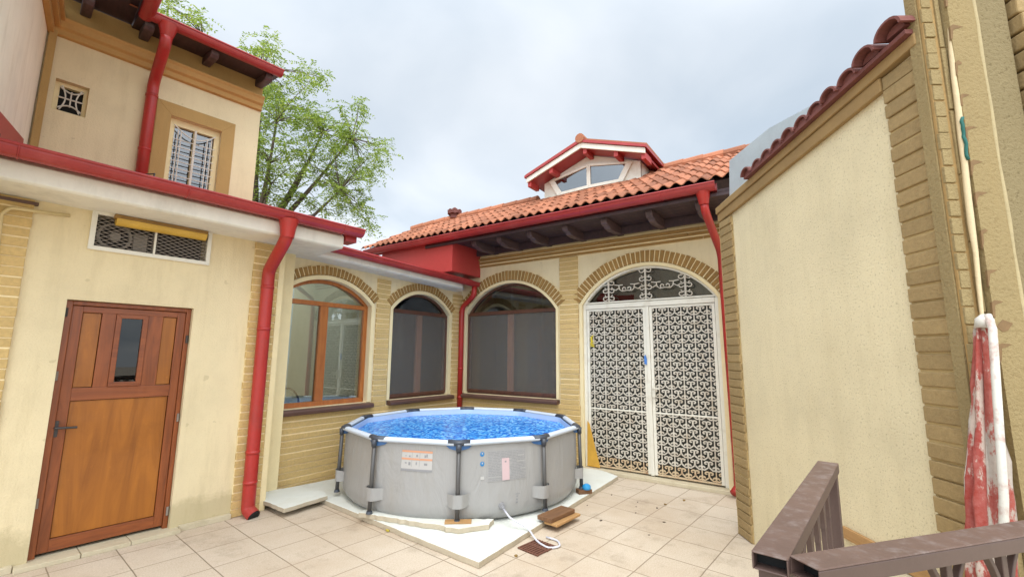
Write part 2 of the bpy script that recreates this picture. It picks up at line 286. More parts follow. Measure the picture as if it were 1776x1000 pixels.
# ------------------------------------------------------------------ mesh helpers
class MB:
    def __init__(s): s.v = []; s.f = []; s.m = []; s.mi = 0
    def quad(s, pts):
        i = len(s.v); s.v += [tuple(p) for p in pts]; s.f.append(tuple(range(i, i+len(pts)))); s.m.append(s.mi)
    def box(s, x0, x1, y0, y1, z0, z1):
        i = len(s.v)
        s.v += [(x0, y0, z0), (x1, y0, z0), (x1, y1, z0), (x0, y1, z0), (x0, y0, z1), (x1, y0, z1), (x1, y1, z1), (x0, y1, z1)]
        for f in ((0, 3, 2, 1), (4, 5, 6, 7), (0, 1, 5, 4), (1, 2, 6, 5), (2, 3, 7, 6), (3, 0, 4, 7)): s.f.append(tuple(i+k for k in f)); s.m.append(s.mi)
    def prism(s, poly, y0, y1):            # polygon in (x,z) extruded along y
        n = len(poly); i = len(s.v)
        s.v += [(x, y0, z) for x, z in poly] + [(x, y1, z) for x, z in poly]
        s.f.append(tuple(i+k for k in range(n))); s.m.append(s.mi); s.f.append(tuple(i+n+k for k in reversed(range(n)))); s.m.append(s.mi)
        for k in range(n):
            a, b = k, (k+1) % n; s.f.append((i+b, i+a, i+n+a, i+n+b)); s.m.append(s.mi)
    def slab(s, poly, z0, z1):             # polygon in (x,y) extruded along z
        n = len(poly); i = len(s.v)
        s.v += [(x, y, z0) for x, y in poly] + [(x, y, z1) for x, y in poly]
        s.f.append(tuple(i+k for k in reversed(range(n)))); s.m.append(s.mi); s.f.append(tuple(i+n+k for k in range(n))); s.m.append(s.mi)
        for k in range(n):
            a, b = k, (k+1) % n; s.f.append((i+a, i+b, i+n+b, i+n+a)); s.m.append(s.mi)
    def profile(s, poly, x0, x1):          # polygon in (y,z) extruded along x
        n = len(poly); i = len(s.v)
        s.v += [(x0, y, z) for y, z in poly] + [(x1, y, z) for y, z in poly]
        s.f.append(tuple(i+k for k in range(n))); s.m.append(s.mi); s.f.append(tuple(i+n+k for k in reversed(range(n)))); s.m.append(s.mi)
        for k in range(n):
            a, b = k, (k+1) % n; s.f.append((i+b, i+a, i+n+a, i+n+b)); s.m.append(s.mi)
    def strip(s, inner, outer, y0, y1):    # band between two xz polylines, extruded along y
        for k in range(len(inner)-1):
            s.prism([inner[k], inner[k+1], outer[k+1], outer[k]], y0, y1)
    def tube(s, pts, r, n=10, cap=True):
        pts = [Vector(p) for p in pts]; rs = r if isinstance(r, (list, tuple)) else [r]*len(pts)
        base_i = len(s.v); up = None
        for k, p in enumerate(pts):
            d = (pts[min(k+1, len(pts)-1)] - pts[max(k-1, 0)]).normalized()
            if up is None: up = Vector((0, 0, 1)) if abs(d.z) < 0.9 else Vector((0, 1, 0))
            a = d.cross(up)
            if a.length < 1e-4: a = d.cross(Vector((1, 0, 0)))
            a.normalize(); b = a.cross(d).normalized(); up = b
            for j in range(n):
                t = 2*math.pi*j/n; q = p + (a*math.cos(t) + b*math.sin(t))*rs[k]; s.v.append(tuple(q))
        for k in range(len(pts)-1):
            for j in range(n):
                a0 = base_i+k*n+j; a1 = base_i+k*n+(j+1) % n; s.f.append((a0, a1, a1+n, a0+n)); s.m.append(s.mi)
        if cap:
            s.f.append(tuple(base_i+j for j in reversed(range(n)))); s.m.append(s.mi)
            e = base_i+(len(pts)-1)*n; s.f.append(tuple(e+j for j in range(n))); s.m.append(s.mi)
    def ribbon(s, pts, wd, y0, y1):        # polyline in xz with width, extruded along y
        P = [Vector((p[0], p[1])) for p in pts]; L_, R_ = [], []
        for k, p in enumerate(P):
            d = (P[min(k+1, len(P)-1)] - P[max(k-1, 0)])
            if d.length < 1e-9: d = Vector((1, 0))
            d.normalize(); nn = Vector((-d.y, d.x))*wd/2; L_.append(tuple(p+nn)); R_.append(tuple(p-nn))
        i = len(s.v); n = len(P)
        for k in range(n): s.v += [(L_[k][0], y0, L_[k][1]), (R_[k][0], y0, R_[k][1]), (R_[k][0], y1, R_[k][1]), (L_[k][0], y1, L_[k][1])]
        for k in range(n-1):
            a = i+4*k; b = a+4
            for q in range(4): s.f.append((a+q, b+q, b+(q+1) % 4, a+(q+1) % 4)); s.m.append(s.mi)
    def build(s, name, mats, parent=None, bevel=0.0, smooth=False, loc=None):
        me = bpy.data.meshes.new(name); me.from_pydata(s.v, [], s.f)
        if not isinstance(mats, (list, tuple)): mats = [mats]
        for m in mats: me.materials.append(M[m] if isinstance(m, str) else m)
        for p, k in zip(me.polygons, s.m): p.material_index = k; p.use_smooth = smooth
        bm = bmesh.new(); bm.from_mesh(me); bmesh.ops.recalc_face_normals(bm, faces=bm.faces); bm.to_mesh(me); bm.free()
        o = bpy.data.objects.new(name, me); COL.objects.link(o)
        if parent: o.parent = parent
        if loc: o.location = loc
        if bevel:
            b = o.modifiers.new('bevel', 'BEVEL'); b.width = bevel; b.segments = 2; b.limit_method = 'ANGLE'; b.angle_limit = R(40)
        return o
def tag(o, label=None, cat=None, group=None, kind=None):
    if label: o['label'] = label
    if cat: o['category'] = cat
    if group: o['group'] = group
    if kind: o['kind'] = kind
    return o
def thing(name, label, cat, loc=(0, 0, 0), azd=90, group=None):    # local x runs along compass azimuth azd, local y away from the viewer
    o = bpy.data.objects.new(name, None); COL.objects.link(o); o.empty_display_size = 0.2
    o.location = loc; o.rotation_euler = (0, 0, R(90-azd)); return tag(o, label, cat, group)
def arc(cx, zs, a, r, d=0.0, n=26):        # segmental arch, half width a, rise r, offset d; left to right
    Rr = (a*a+r*r)/(2*r); cz = zs+r-Rr; tm = math.asin(min(1, a/Rr))
    if r > a: tm = math.pi-tm
    return [(cx+(Rr+d)*math.sin(-tm+2*tm*k/n), cz+(Rr+d)*math.cos(-tm+2*tm*k/n)) for k in range(n+1)]
def opening(xa, xb, zb, zs, r, d=0.0):
    cx, a = (xa+xb)/2, (xb-xa)/2
    A_ = arc(cx, zs, a, r, d)
    return [(xa-d, zb)]+([(xa-d, zs)] if True else [])+A_+[(xb+d, zs), (xb+d, zb)]
def wall_open(mb, x0, x1, z0, z1, ops, y0, y1, ztop=None):
    """front and back sheets with arched or square openings and their reveals; ops = (xa,xb,zb,zs,rise)"""
    xs = {x0, x1}; lut = []
    for (xa, xb, zb, zs, r) in ops:
        pts = arc((xa+xb)/2, zs, (xb-xa)/2, r) if r else [(xa, zs), (xb, zs)]
        lut.append((xa, xb, zb, pts))
        xs |= {p[0] for p in pts} | {xa, xb}
    xs = sorted(xs); zt = ztop or (lambda x: z1)
    def ev(pts, x):
        for (a, b) in zip(pts, pts[1:]):
            if a[0]-1e-9 <= x <= b[0]+1e-9: return a[1]+(b[1]-a[1])*((x-a[0])/(b[0]-a[0]) if b[0] > a[0] else 0)
        return pts[-1][1]
    for xl, xr in zip(xs, xs[1:]):
        if xr-xl < 1e-7: continue
        here = sorted([o for o in lut if o[0]-1e-9 <= xl and xr <= o[1]+1e-9], key=lambda o: o[2])
        lo = (z0, z0); bands = []
        for o in here: bands.append((lo, (o[2], o[2]))); lo = (ev(o[3], xl), ev(o[3], xr))
        bands.append((lo, (zt(xl), zt(xr))))
        for y in (y0, y1):
            for (a_, b_) in bands:
                if b_[0]-a_[0] > 1e-6 or b_[1]-a_[1] > 1e-6: mb.quad([(xl, y, a_[0]), (xr, y, a_[1]), (xr, y, b_[1]), (xl, y, b_[0])])
    for xa, xb, zb, pts in lut:
        loop = [(xa, zb)]+pts+[(xb, zb)]
        for a, b in zip(loop, loop[1:]+loop[:1]): mb.quad([(a[0], y0, a[1]), (b[0], y0, b[1]), (b[0], y1, b[1]), (a[0], y1, a[1])])
    for x in (x0, x1): mb.quad([(x, y0, z0), (x, y1, z0), (x, y1, zt(x)), (x, y0, zt(x))])
    mb.quad([(x0, y0, zt(x0)), (x1, y0, zt(x1)), (x1, y1, zt(x1)), (x0, y1, zt(x0))])
def courses(mb, x0, x1, z0, z1, y0, y1, h=0.078, gap=0.011, length=None, jit=0.004, ztop=None, mi=0):
    """rows of bricks, y0 = front face"""
    n = max(1, round((z1-z0)/h)); hh = (z1-z0)/n; mb.mi = mi
    for k in range(n):
        za, zb = z0+k*hh+gap/2, z0+(k+1)*hh-gap/2
        xs = [x0, x1]
        if length:
            xs = [x0]; x = x0 + (length*0.5 if k % 2 else length)
            while x < x1-0.06: xs.append(x+rnd.uniform(-.012, .012)); x += length*rnd.uniform(.92, 1.08)
            xs.append(x1)
        for a, b in zip(xs, xs[1:]):
            d = rnd.uniform(-jit, jit); g = gap/2 if length else 0
            e = rnd.uniform(-.003, .003)
            mb.box(a+(g if a > x0 else rnd.uniform(0, .006)), b-(g if b < x1 else rnd.uniform(0, .006)), y0+d, y1, za+e, zb+rnd.uniform(-.003, .003))
def voussoirs(mb, cx, zs, a, r, d0, d1, pitch, y0, y1, xlim=None, gap=0.24):
    Rr = (a*a+r*r)/(2*r); cz = zs+r-Rr; tm = math.asin(min(1, a/Rr))
    n = int(2*tm*(Rr+d0)/pitch)
    for k in range(n):
        t0 = -tm+2*tm*(k+gap/2)/n; t1 = -tm+2*tm*(k+1-gap/2)/n
        d = rnd.uniform(-.003, .003); e = rnd.uniform(-.006, .006)
        P = [(cx+(Rr+q)*math.sin(t), cz+(Rr+q)*math.cos(t)) for q, t in ((d0, t0), (d0, t1), (d1+e, t1), (d1+e, t0))]
        if xlim and (min(p[0] for p in P) < xlim[0] or max(p[0] for p in P) > xlim[1]): continue
        mb.prism(P, y0+d, y1)
def gutter(mb, p0, p1, r, n=10, wall=0.006, lip=0.012, y_out=None):
    """half round gutter along x between p0=(x,y,z) and p1; open side up"""
    (x0, y0, z0), (x1, y1, z1) = p0, p1
    prof = [(math.cos(math.pi+math.pi*k/n), math.sin(math.pi+math.pi*k/n)) for k in range(n+1)]
    ring = [(r*c, r*s_) for c, s_ in prof]; ring2 = [((r-wall)*c, (r-wall)*s_) for c, s_ in reversed(prof)]
    full = ring+ring2
    i = len(mb.v); m = len(full)
    mb.v += [(x0, y0+a, z0+b) for a, b in full]+[(x1, y1+a, z1+b) for a, b in full]
    for k in range(m):
        a, b = k, (k+1) % m; mb.f.append((i+a, i+b, i+m+b, i+m+a)); mb.m.append(mb.mi)
    mb.f.append(tuple(i+k for k in range(m))); mb.m.append(mb.mi); mb.f.append(tuple(i+m+k for k in range(m))); mb.m.append(mb.mi)
    mb.tube([(x0, y0-r, z0), (x1, y1-r, z1)], lip, 8)
def bend(pts, n=5, f=0.35):               # round the corners of a polyline
    pts = [Vector(p) for p in pts]; o = [pts[0]]
    for a, b, c in zip(pts, pts[1:], pts[2:]):
        k = min((b-a).length, (c-b).length)*f
        p, q = b+(a-b).normalized()*k, b+(c-b).normalized()*k
        for j in range(n+1):
            t = j/n; o.append(p*(1-t)**2+b*2*t*(1-t)+q*t*t)
    return o+[pts[-1]]
# ------------------------------------------------------------------ ground
A_AZ, A_P = 38.9, (-3.174, 4.475, 0)
B_AZ, B_P = 34.8, (-2.876, 5.552, 0)
C_AZ, C_P = 124.8, (-0.934, 8.346, 0)
D_AZ, D_P = 180.5, (2.186, 4.286, 0)
U_AZ, U_P = 42.0, (-3.952, 5.103, 0)
g = MB(); g.quad([(-60, -60, 0), (60, -60, 0), (60, 60, 0), (-60, 60, 0)])
gr = g.build('ground', 'paving'); gr.location = (2.58, 5.71, 0); gr.rotation_euler = (0, 0, R(90-40)); tag(gr, kind='structure')
lp = MB(); lp.slab([(0.62, 1.12), (2.17, 2.93), (2.17, 2.12), (4.5, 2.12), (4.5, -2.0), (0.62, -2.0)], 0.0, 0.5)
tag(lp.build('landing_path', 'pavement_edge', bevel=0.01), kind='structure')
# ------------------------------------------------------------------ door wing (front left)
a = thing('door_wing', 'low cream wing with the wooden door, red gutter and white canopy slab', 'building', A_P, A_AZ)
mb = MB(); wall_open(mb, -3.4, 0.83, -0.02, 3.02, [(-0.915, -0.005, 0.02, 2.095, 0), (-0.835, 0.07, 2.56, 2.88, 0)], 0.0, 0.3)
mb.quad([(-0.915, 0.3, -.02), (-0.005, 0.3, -.02), (-0.005, 0.3, 2.1), (-0.915, 0.3, 2.1)])
mb.build('wall', 'cream', a)
mb = MB(); mb.box(0.825, 1.1, 0.301, 0.6, -.02, 3.0); mb.box(0.83, 0.845, 0.0, 0.3, -.02, 2.9)
mb.build('wall_return', 'trim', a)
for x0, x1 in ((0.5, 0.775), (-1.62, -1.19)):
    mb = MB(); mb.mi = 1; mb.box(x0+.004, x1-.004, -0.019, 0.0, 0, 2.88); courses(mb, x0, x1, 0.0, 2.88, -0.028, -0.002, 0.081, 0.013, None, 0.004, mi=0)
    mb.build('brick_strip', ['brick', 'mortar'], a, 0.004)
mb = MB(); mb.box(0.775, 0.832, -0.02, 0.3, 0, 2.88); mb.build('corner_trim', 'trim', a, 0.004)
mb = MB(); mb.box(-1.66, -1.17, -0.034, 0.0, 2.835, 2.862); mb.build('ledge', 'sill', a, 0.004)
mb = MB(); mb.profile([(0.6, 2.885), (-0.45, 2.885), (-0.475, 2.90), (-0.475, 3.03), (-0.42, 3.075), (0.6, 3.10)], -3.4, 1.29)
mb.build('canopy', 'white', a, 0.01)
mb = MB(); mb.profile([(1.0, 3.16), (-0.5, 3.095), (-0.5, 3.10), (1.0, 3.168)], -3.4, 1.30); mb.box(1.12, 1.40, -0.35, -0.28, 3.11, 3.19); mb.build('roof_sheet', 'redflash', a, 0.003)
mb = MB(); gutter(mb, (-3.4, -0.565, 3.115), (1.46, -0.565, 3.115), 0.082)
for x in (-1.35, -0.32, 0.62, 1.2): mb.tube([(x+0.0005*k, -0.565+0.084*math.cos(math.pi+math.pi*k/12), 3.115+0.084*math.sin(math.pi+math.pi*k/12)) for k in range(13)], 0.006, 6)
mb.box(1.30, 1.44, -0.5, -0.3, 2.98, 3.08)
mb.build('gutter', 'red', a, smooth=False)
for x in (-1.45, -.55, .9):
    mb = MB(); mb.tube([(x, -.5, 3.10), (x, -.505, 3.20)], .007, 6); mb.tube([(x, -.505, 3.195), (x-.05, -.44, 3.19)], .005, 6); mb.build('gutter_clip', 'dark', a)
mb = MB()
path = bend([(0.60, -0.555, 3.03), (0.60, -0.545, 2.86), (0.625, -0.115, 2.56), (0.63, -0.105, 2.40)], 6, 0.45) + [Vector((0.63, -0.105, 0.30))]
path += bend([(0.63, -0.105, 0.16), (0.63, -0.105, 0.075), (0.655, -0.20, 0.02)], 4, 0.4)
mb.tube(path, 0.064, 18, cap=False); mb.tube([(0.60, -0.555, 3.055), (0.60, -0.552, 2.96), (0.60, -0.548, 2.86)], [0.10, 0.078, 0.066], 18, cap=False)
for z in (2.36, 1.9, 0.62, 0.32): mb.tube([(0.63, -0.105, z), (0.63, -0.105, z+0.035)], 0.068, 18)
mb.build('downpipe', 'redpipe', a, smooth=True)
mb = MB(); mb.tube([(0.648, -0.175, 0.036), (0.656, -0.206, 0.016)], 0.057, 14); mb.build('pipe_mouth_shade', 'black', a)  # black plug painted as the shade inside the open pipe end
# the door
mb = MB()
for bx in ((-0.912, -0.868, 0.05, 0.12, 0.03, 2.09), (-0.045, -0.008, 0.05, 0.12, 0.03, 2.09), (-0.868, -0.045, 0.05, 0.12, 2.055, 2.09)): mb.box(*bx)
d = mb.build('door', 'door_frame', a, 0.004)
mb = MB()
mb.box(-0.866, -0.797, 0.068, 0.11, 0.06, 2.05); mb.box(-0.113, -0.047, 0.068, 0.11, 0.06, 2.05)
mb.box(-0.669, -0.572, 0.069, 0.11, 1.352, 1.998); mb.box(-0.338, -0.225, 0.069, 0.11, 1.352, 1.998)
mb.build('door_stile', 'door_frame', d, 0.003)
for z0, z1 in ((0.06, 0.155), (1.245, 1.352), (1.998, 2.05)):
    mb = MB(); mb.box(-0.797, -0.113, 0.070, 0.11, z0, z1); mb.build('door_rail', 'door_rail', d, 0.003)
for bx in ((-0.797, -0.113, 0.155, 1.245), (-0.797, -0.669, 1.352, 1.998), (-0.225, -0.113, 1.352, 1.998)):
    mb = MB(); x0, x1, z0, z1 = bx; mb.box(x0+.004, x1-.004, 0.084, 0.10, z0+.004, z1-.004); mb.build('door_panel', 'door_panel', d, 0.002)
mb = MB(); mb.strip([(-.532, 1.392), (-.532, 1.962), (-.378, 1.962), (-.378, 1.392), (-.532, 1.392)], [(-.571, 1.353), (-.571, 1.997), (-.339, 1.997), (-.339, 1.353), (-.571, 1.353)], 0.06, 0.105)
mb.build('light_frame', 'door_rail', d, 0.003)
mb = MB(); mb.box(-.532, -.378, 0.085, 0.09, 1.392, 1.962); mb.build('door_glass', 'glass_door', d)
mb = MB(); mb.box(-.66, -.28, 0.13, 0.14, 1.15, 2.05); mb.build('glass_backing', 'inner', d)
mb = MB(); mb.box(-0.888, -0.845, 0.055, 0.068, 0.96, 1.09); mb.tube(bend([(-.866, .06, 1.035), (-.866, .02, 1.035), (-.735, .018, 1.03)], 4, .3), 0.010, 8); mb.build('door_handle', 'dark', d, 0.002)
for x in (-0.905, -0.022):
    for z in (0.42, 1.42, 1.95) if x < -.5 else (0.15, 1.0, 1.75):
        mb = MB(); mb.tube([(x, 0.044, z), (x, 0.044, z+0.075)], 0.011, 8); mb.build('hinge', 'lath' if z < 1.5 else 'dark', d)
for x0, x1 in ((-0.99, -0.62), (-0.615, -0.30), (-0.295, 0.06)):
    mb = MB(); mb.box(x0, x1, -0.10, 0.16, 0.0, 0.035); mb.build('threshold_tile', 'pavement_edge', d, 0.004)
# base edging strips of tile along the wall
for x0, x1 in ((0.065, 0.50), (-1.9, -0.995)):
    mb = MB(); mb.box(x0, x1, -0.05, 0.0, 0.0, 0.05); mb.build('skirting', 'pavement_edge', a, 0.004)
# vent
mb = MB(); mb.strip([(-.805, 2.578), (-.805, 2.862), (.045, 2.862), (.045, 2.578), (-.805, 2.578)], [(-.843, 2.542), (-.843, 2.895), (.08, 2.895), (.08, 2.542), (-.843, 2.542)], -0.025, 0.03)
mb.box(-.388, -.372, -0.02, 0.02, 2.578, 2.862); v = mb.build('vent', 'whitepaint', a, 0.003)
mb = MB(); mb.box(-.82, .06, 0.2, 0.21, 2.56, 2.89); mb.build('vent_back', 'black', v)
mb = MB()
for k in range(17):
    z = 2.582+k*0.0172; n = 24
    mb.ribbon([(-.805+0.85*j/n, z+(0.0065 if (j+k) % 2 else -0.0065)) for j in range(n+1)], 0.0055, 0.0, 0.008)
mb.build('vent_mesh', 'lath', v)
mb = MB(); mb.ribbon([(-.66+.115*math.cos(t*.3), 2.70+.115*math.sin(t*.3)) for t in range(22)], 0.02, 0.07, 0.1); mb.tube([(-.66, .05, 2.7), (-.66, .12, 2.7)], 0.04, 12)
mb.box(-.52, -.42, 0.09, .15, 2.6, 2.76); mb.build('vent_fan', 'fan', v)
# lamp over the vent and cable on the left
t = thing('tube_lamp', 'yellowed tube lamp with long plastic cover above the white vent', 'lamp', A_P, A_AZ)
mb = MB(); mb.box(-.70, .03, -0.07, -0.002, 2.845, 2.882); mb.build('lamp_base', 'lamp_base', t, 0.006)
mb = MB(); mb.profile([(-0.035+0.052*math.cos(q*math.pi/8), 2.846-0.062*math.sin(q*math.pi/8)) for q in range(9)], -.685, .02); mb.build('lamp_cover', 'lamp', t, 0.004)
mb = MB(); mb.tube(bend([(-1.34, -.03, 2.2), (-1.36, -.03, 2.72), (-1.32, -.05, 2.775), (-0.98, -.03, 2.80)], 5, .3), 0.014, 8)
tag(mb.build('cable_conduit', 'conduit', None, smooth=True), 'thin cream conduit bent along the top of the left brick strip', 'conduit'); o = bpy.data.objects['cable_conduit']; o.location = A_P; o.rotation_euler = (0, 0, R(90-A_AZ))
# ------------------------------------------------------------------ arched windows
def arched_window(parent, xa, xb, zb, zs, r, ztr, fm, y=0.09, screen=False, fw=0.06, sillx=None, sillm='sill', mull=0.055, pane_m='glass'):
    cx = (xa+xb)/2; av = (xb-xa)/2
    mb = MB(); outer = [(xa, zb), (xa, zs)]+arc(cx, zs, av, r)+[(xb, zs), (xb, zb)]
    inner = [(xa+fw, zb+fw), (xa+fw, zs)]+arc(cx, zs, av-fw, r-fw*.8)+[(xb-fw, zs), (xb-fw, zb+fw)]
    mb.strip(inner, outer, y-0.03, y+0.03); mb.box(xa, xb, y-0.03, y+0.03, zb, zb+fw)
    wn = mb.build('window', fm, parent, 0.004)
    mb = MB(); mb.box(xa+fw, xb-fw, y-0.034, y+0.03, ztr-0.03, ztr+0.03); mb.build('transom_bar', fm, wn, 0.004)
    mb = MB(); mb.box(cx-mull, cx+mull, y-0.028, y+0.032, zb+fw, ztr-0.03)
    for s_ in (-1, 1): mb.box(cx+s_*mull-0.004, cx+s_*mull+0.004, y-.032, y, zb+fw, ztr-.03)
    mb.build('mullion', 'mull_brown' if screen else fm, wn, 0.004)
    for x0, x1 in ((xa+fw, cx-mull), (cx+mull, xb-fw)):
        mb = MB(); mb.box(x0, x1, y+.005, y+.009, zb+fw, ztr-.03); mb.build('pane', pane_m, wn)
    mb = MB(); mb.prism([(xa+fw, ztr+.03)]+[p for p in arc(cx, zs, av-fw, r-fw*.8) if p[1] > ztr+.031]+[(xb-fw, ztr+.03)], y+.005, y+.009); mb.build('arch_pane', pane_m, wn)
    if screen:
        mb = MB(); mb.box(xa+.03, xb-.03, y-.05, y-.046, zb+.05, ztr-.02); mb.build('insect_screen', 'screen', wn)
        mb = MB(); s0 = y-.062; s1 = y-.038
        for bx in ((xa+.012, xa+.04, zb+.03, ztr), (xb-.04, xb-.012, zb+.03, ztr), (xa+.04, xb-.04, zb+.03, zb+.075), (xa+.04, xb-.04, ztr-.035, ztr)): mb.box(bx[0], bx[1], s0, s1, bx[2], bx[3])
        mb.build('screen_frame', 'win_brown', wn, 0.003)
    if sillx:
        mb = MB(); mb.profile([(y+.03, zb-.075), (-.10, zb-.075), (-.105, zb-.03), (-.09, zb-.012), (y+.03, zb-.001)], sillx[0], sillx[1]); mb.build('sill', sillm, wn, 0.008)
    return wn
# ------------------------------------------------------------------ window wing (behind the pool, left)
b = thing('window_wing', 'cream and brick wing with two arched windows under a white eave', 'building', B_P, B_AZ)
WB = [(-0.06, 1.36, 0.975, 2.36, 0.30), (1.765, 3.06, 0.975, 2.36, 0.30)]
def ztopB(x): return 2.93-0.022*x
LB = 3.40
mb = MB(); wall_open(mb, -1.2, LB, -.02, 3.0, WB, 0.0, 0.28, ztopB); mb.build('wall', 'cream', b)
mb = MB(); mb.mi = 1; mb.box(-1.2, LB, -.017, -.0005, 0, .90); courses(mb, -1.2, LB, 0.0, 0.898, -.026, -.004, 0.075, 0.014, None)
for x0, x1, zt in ((1.445, 1.70, 2.80), (3.135, LB, 2.76)):
    mb.mi = 1; mb.box(x0+.005, x1-.005, -.017, -.0005, .90, zt); courses(mb, x0, x1, .90, zt, -.026, -.004, .075, .012, None)
mb.build('brickwork', ['brick', 'mortar'], b, 0.004)
for (xa, xb, zb, zs, r) in WB:
    mb = MB(); voussoirs(mb, (xa+xb)/2, zs, (xb-xa)/2, r, 0.06, 0.182, 0.057, -.028, -.001, (-.3, LB)); mb.mi = 1; mb.strip(arc((xa+xb)/2, zs, (xb-xa)/2, r, .07), arc((xa+xb)/2, zs, (xb-xa)/2, r, .185), -.017, -.0006); mb.build('brick_arch', ['brick_v', 'mortar'], b, 0.004)
    mb = MB(); mb.strip(opening(xa, xb, zb, zs, r, 0.0), opening(xa, xb, zb, zs, r, 0.052), -.022, -.0005); mb.build('arch_trim', 'trim', b)
arched_window(b, *WB[0], 2.33, 'win_orange', y=0.10, sillx=(-.2, 1.43), fw=0.062)
arched_window(b, *WB[1], 2.35, 'win_brown', y=0.09, screen=True, sillx=(1.73, 3.15), fw=0.05, pane_m='glass_dark')
# canopy eave, slopes a little
def sl(x): return -0.028*x
mb = MB()
def canopy_prof(x): 
    z = 2.90+sl(x); return [(x, .4, z), (x, -.30, z-.01), (x, -.34, z+.01), (x, -.34, z+.125), (x, .4, z+.14)]
P0, P1, P2 = canopy_prof(-1.0), canopy_prof(3.02), canopy_prof(3.22)
P2 = [(p[0], p[1] if p[1] > 0 else p[1]+.14, p[2]) for p in P2]
i0 = len(mb.v); mb.v += P0+P1+P2
for q in (0, 5):
    for k in range(5): mb.f.append((i0+q+k, i0+q+(k+1) % 5, i0+q+5+(k+1) % 5, i0+q+5+k)); mb.m.append(0)
mb.f.append(tuple(i0+k for k in range(5))); mb.m.append(0); mb.f.append(tuple(i0+10+k for k in range(5))); mb.m.append(0)
mb.build('canopy', 'white', b, 0.008)
mb = MB(); gutter(mb, (-.6, -.405, 3.035+sl(-.6)), (3.34, -.405, 3.035+sl(3.34)), .075)
mb.quad([(-.6, -.33, 3.04+sl(-.6)), (3.3, -.33, 3.04+sl(3.3)), (3.3, .5, 3.09+sl(3.3)), (-.6, .5, 3.09+sl(-.6))])
mb.quad([(-.6, -.33, 3.10+sl(-.6)), (3.3, -.33, 3.10+sl(3.3)), (3.3, -.33, 3.02+sl(3.3)), (-.6, -.33, 3.02+sl(-.6))])
mb.build('gutter', 'red', b)
mb = MB(); mb.tube(bend([(3.27, -.405, 2.89), (3.27, -.40, 2.72), (3.325, -.075, 2.52), (3.325, -.07, 2.3)], 5, .4)+[Vector((3.325, -.07, .05))], .047, 14)
for z in (2.42, 1.4, .9): mb.tube([(3.325, -.07, z), (3.325, -.07, z+.03)], .051, 14)
mb.build('downpipe', 'redpipe', b, smooth=True)
# rooms behind the windows
mb = MB(); mb.quad([(-1.1, 3.2, .3), (3.6, 3.2, .3), (3.6, 3.2, 3.0), (-1.1, 3.2, 3.0)]); mb.quad([(-1.1, .285, .3), (-1.1, 3.2, .3), (-1.1, 3.2, 3.0), (-1.1, .285, 3.0)])
mb.quad([(1.55, .285, .3), (1.55, 3.2, .3), (1.55, 3.2, 3.0), (1.55, .285, 3.0)]); mb.box(-.42, -.10, .9, 1.2, .3, 3.0); mb.build('room_wall', 'room', b)
mb = MB(); mb.quad([(-1.1, .285, .32), (3.6, .285, .32), (3.6, 3.2, .32), (-1.1, 3.2, .32)]); mb.build('room_floor', 'roomfloor', b)
mb = MB(); mb.quad([(1.6, 1.3, .3), (3.6, 1.3, .3), (3.6, 1.3, 3.0), (1.6, 1.3, 3.0)]); mb.quad([(1.6, .3, 2.95), (3.6, .3, 2.95), (3.6, 1.3, 2.95), (1.6, 1.3, 2.95)]); mb.build('room_partition', 'curtain', b)
mb = MB(); mb.box(1.78, 2.12, 1.22, 1.29, .3, 2.9); mb.box(3.0, 3.3, 1.22, 1.29, .3, 2.9); mb.build('room_curtain', 'room', b)
mb = MB(); mb.box(2.55, 2.95, 1.0, 1.29, .3, 1.75); mb.box(2.2, 2.5, 1.25, 1.29, 1.7, 2.1); mb.build('room_cabinet', 'dark', b)
t = MB(); t.tube([(.40+.20*math.cos(math.pi*k/10), .45, .98+.22*math.sin(math.pi*k/10)) for k in range(11)], .014, 8)
o = t.build('garden_hose', 'dark', None, smooth=True); o.location = B_P; o.rotation_euler = (0, 0, R(90-B_AZ)); tag(o, 'dark hose loop standing behind the orange framed window', 'hose')
# ------------------------------------------------------------------ gate house (right of the corner)
c = thing('gate_house', 'tile roofed house with arched iron gate, brown window and dormer', 'house', C_P, C_AZ)
WC = [(0.125, 2.01, 0.985, 2.40, 0.50), (2.475, 4.42, 0.03, 2.43, 0.52)]
mb = MB(); wall_open(mb, 0.0, 5.6, -.02, 3.62, WC, 0.0, .3); mb.build('wall', 'cream', c)
mb = MB(); mb.mi = 1; mb.box(0, 2.42, -.017, -.0005, 0, .92); courses(mb, 0, 2.42, 0, .918, -.026, -.004, .075, .014, None)
mb.mi = 1; mb.box(2.085, 2.405, -.017, -.0005, .92, 3.22); courses(mb, 2.08, 2.41, .918, 3.225, -.026, -.004, .078, .013, None)
mb.mi = 1; mb.box(0.01, .055, -.017, -.0005, .92, 2.5); courses(mb, 0.01, .06, .918, 2.5, -.026, -.004, .075, .012, None)
mb.build('brickwork', ['brick', 'mortar'], c, .004)
for (xa, xb, zb, zs, r) in WC:
    mb = MB(); voussoirs(mb, (xa+xb)/2, zs, (xb-xa)/2, r, .052, .218, .064, -.03, -.001, (0.0, 4.6)); mb.mi = 1; mb.strip(arc((xa+xb)/2, zs, (xb-xa)/2, r, .055), arc((xa+xb)/2, zs, (xb-xa)/2, r, .22), -.017, -.0006); mb.build('brick_arch', ['brick_v', 'mortar'], c, .004)
    mb = MB(); mb.strip(opening(xa, xb, zb, zs, r, 0.0), opening(xa, xb, zb, zs, r, .046), -.022, -.0005); mb.build('arch_trim', 'trim', c)
mb = MB(); mb.mi = 1; mb.box(.0, 4.6, -.02, -.0005, 3.225, 3.43); mb.mi = 0
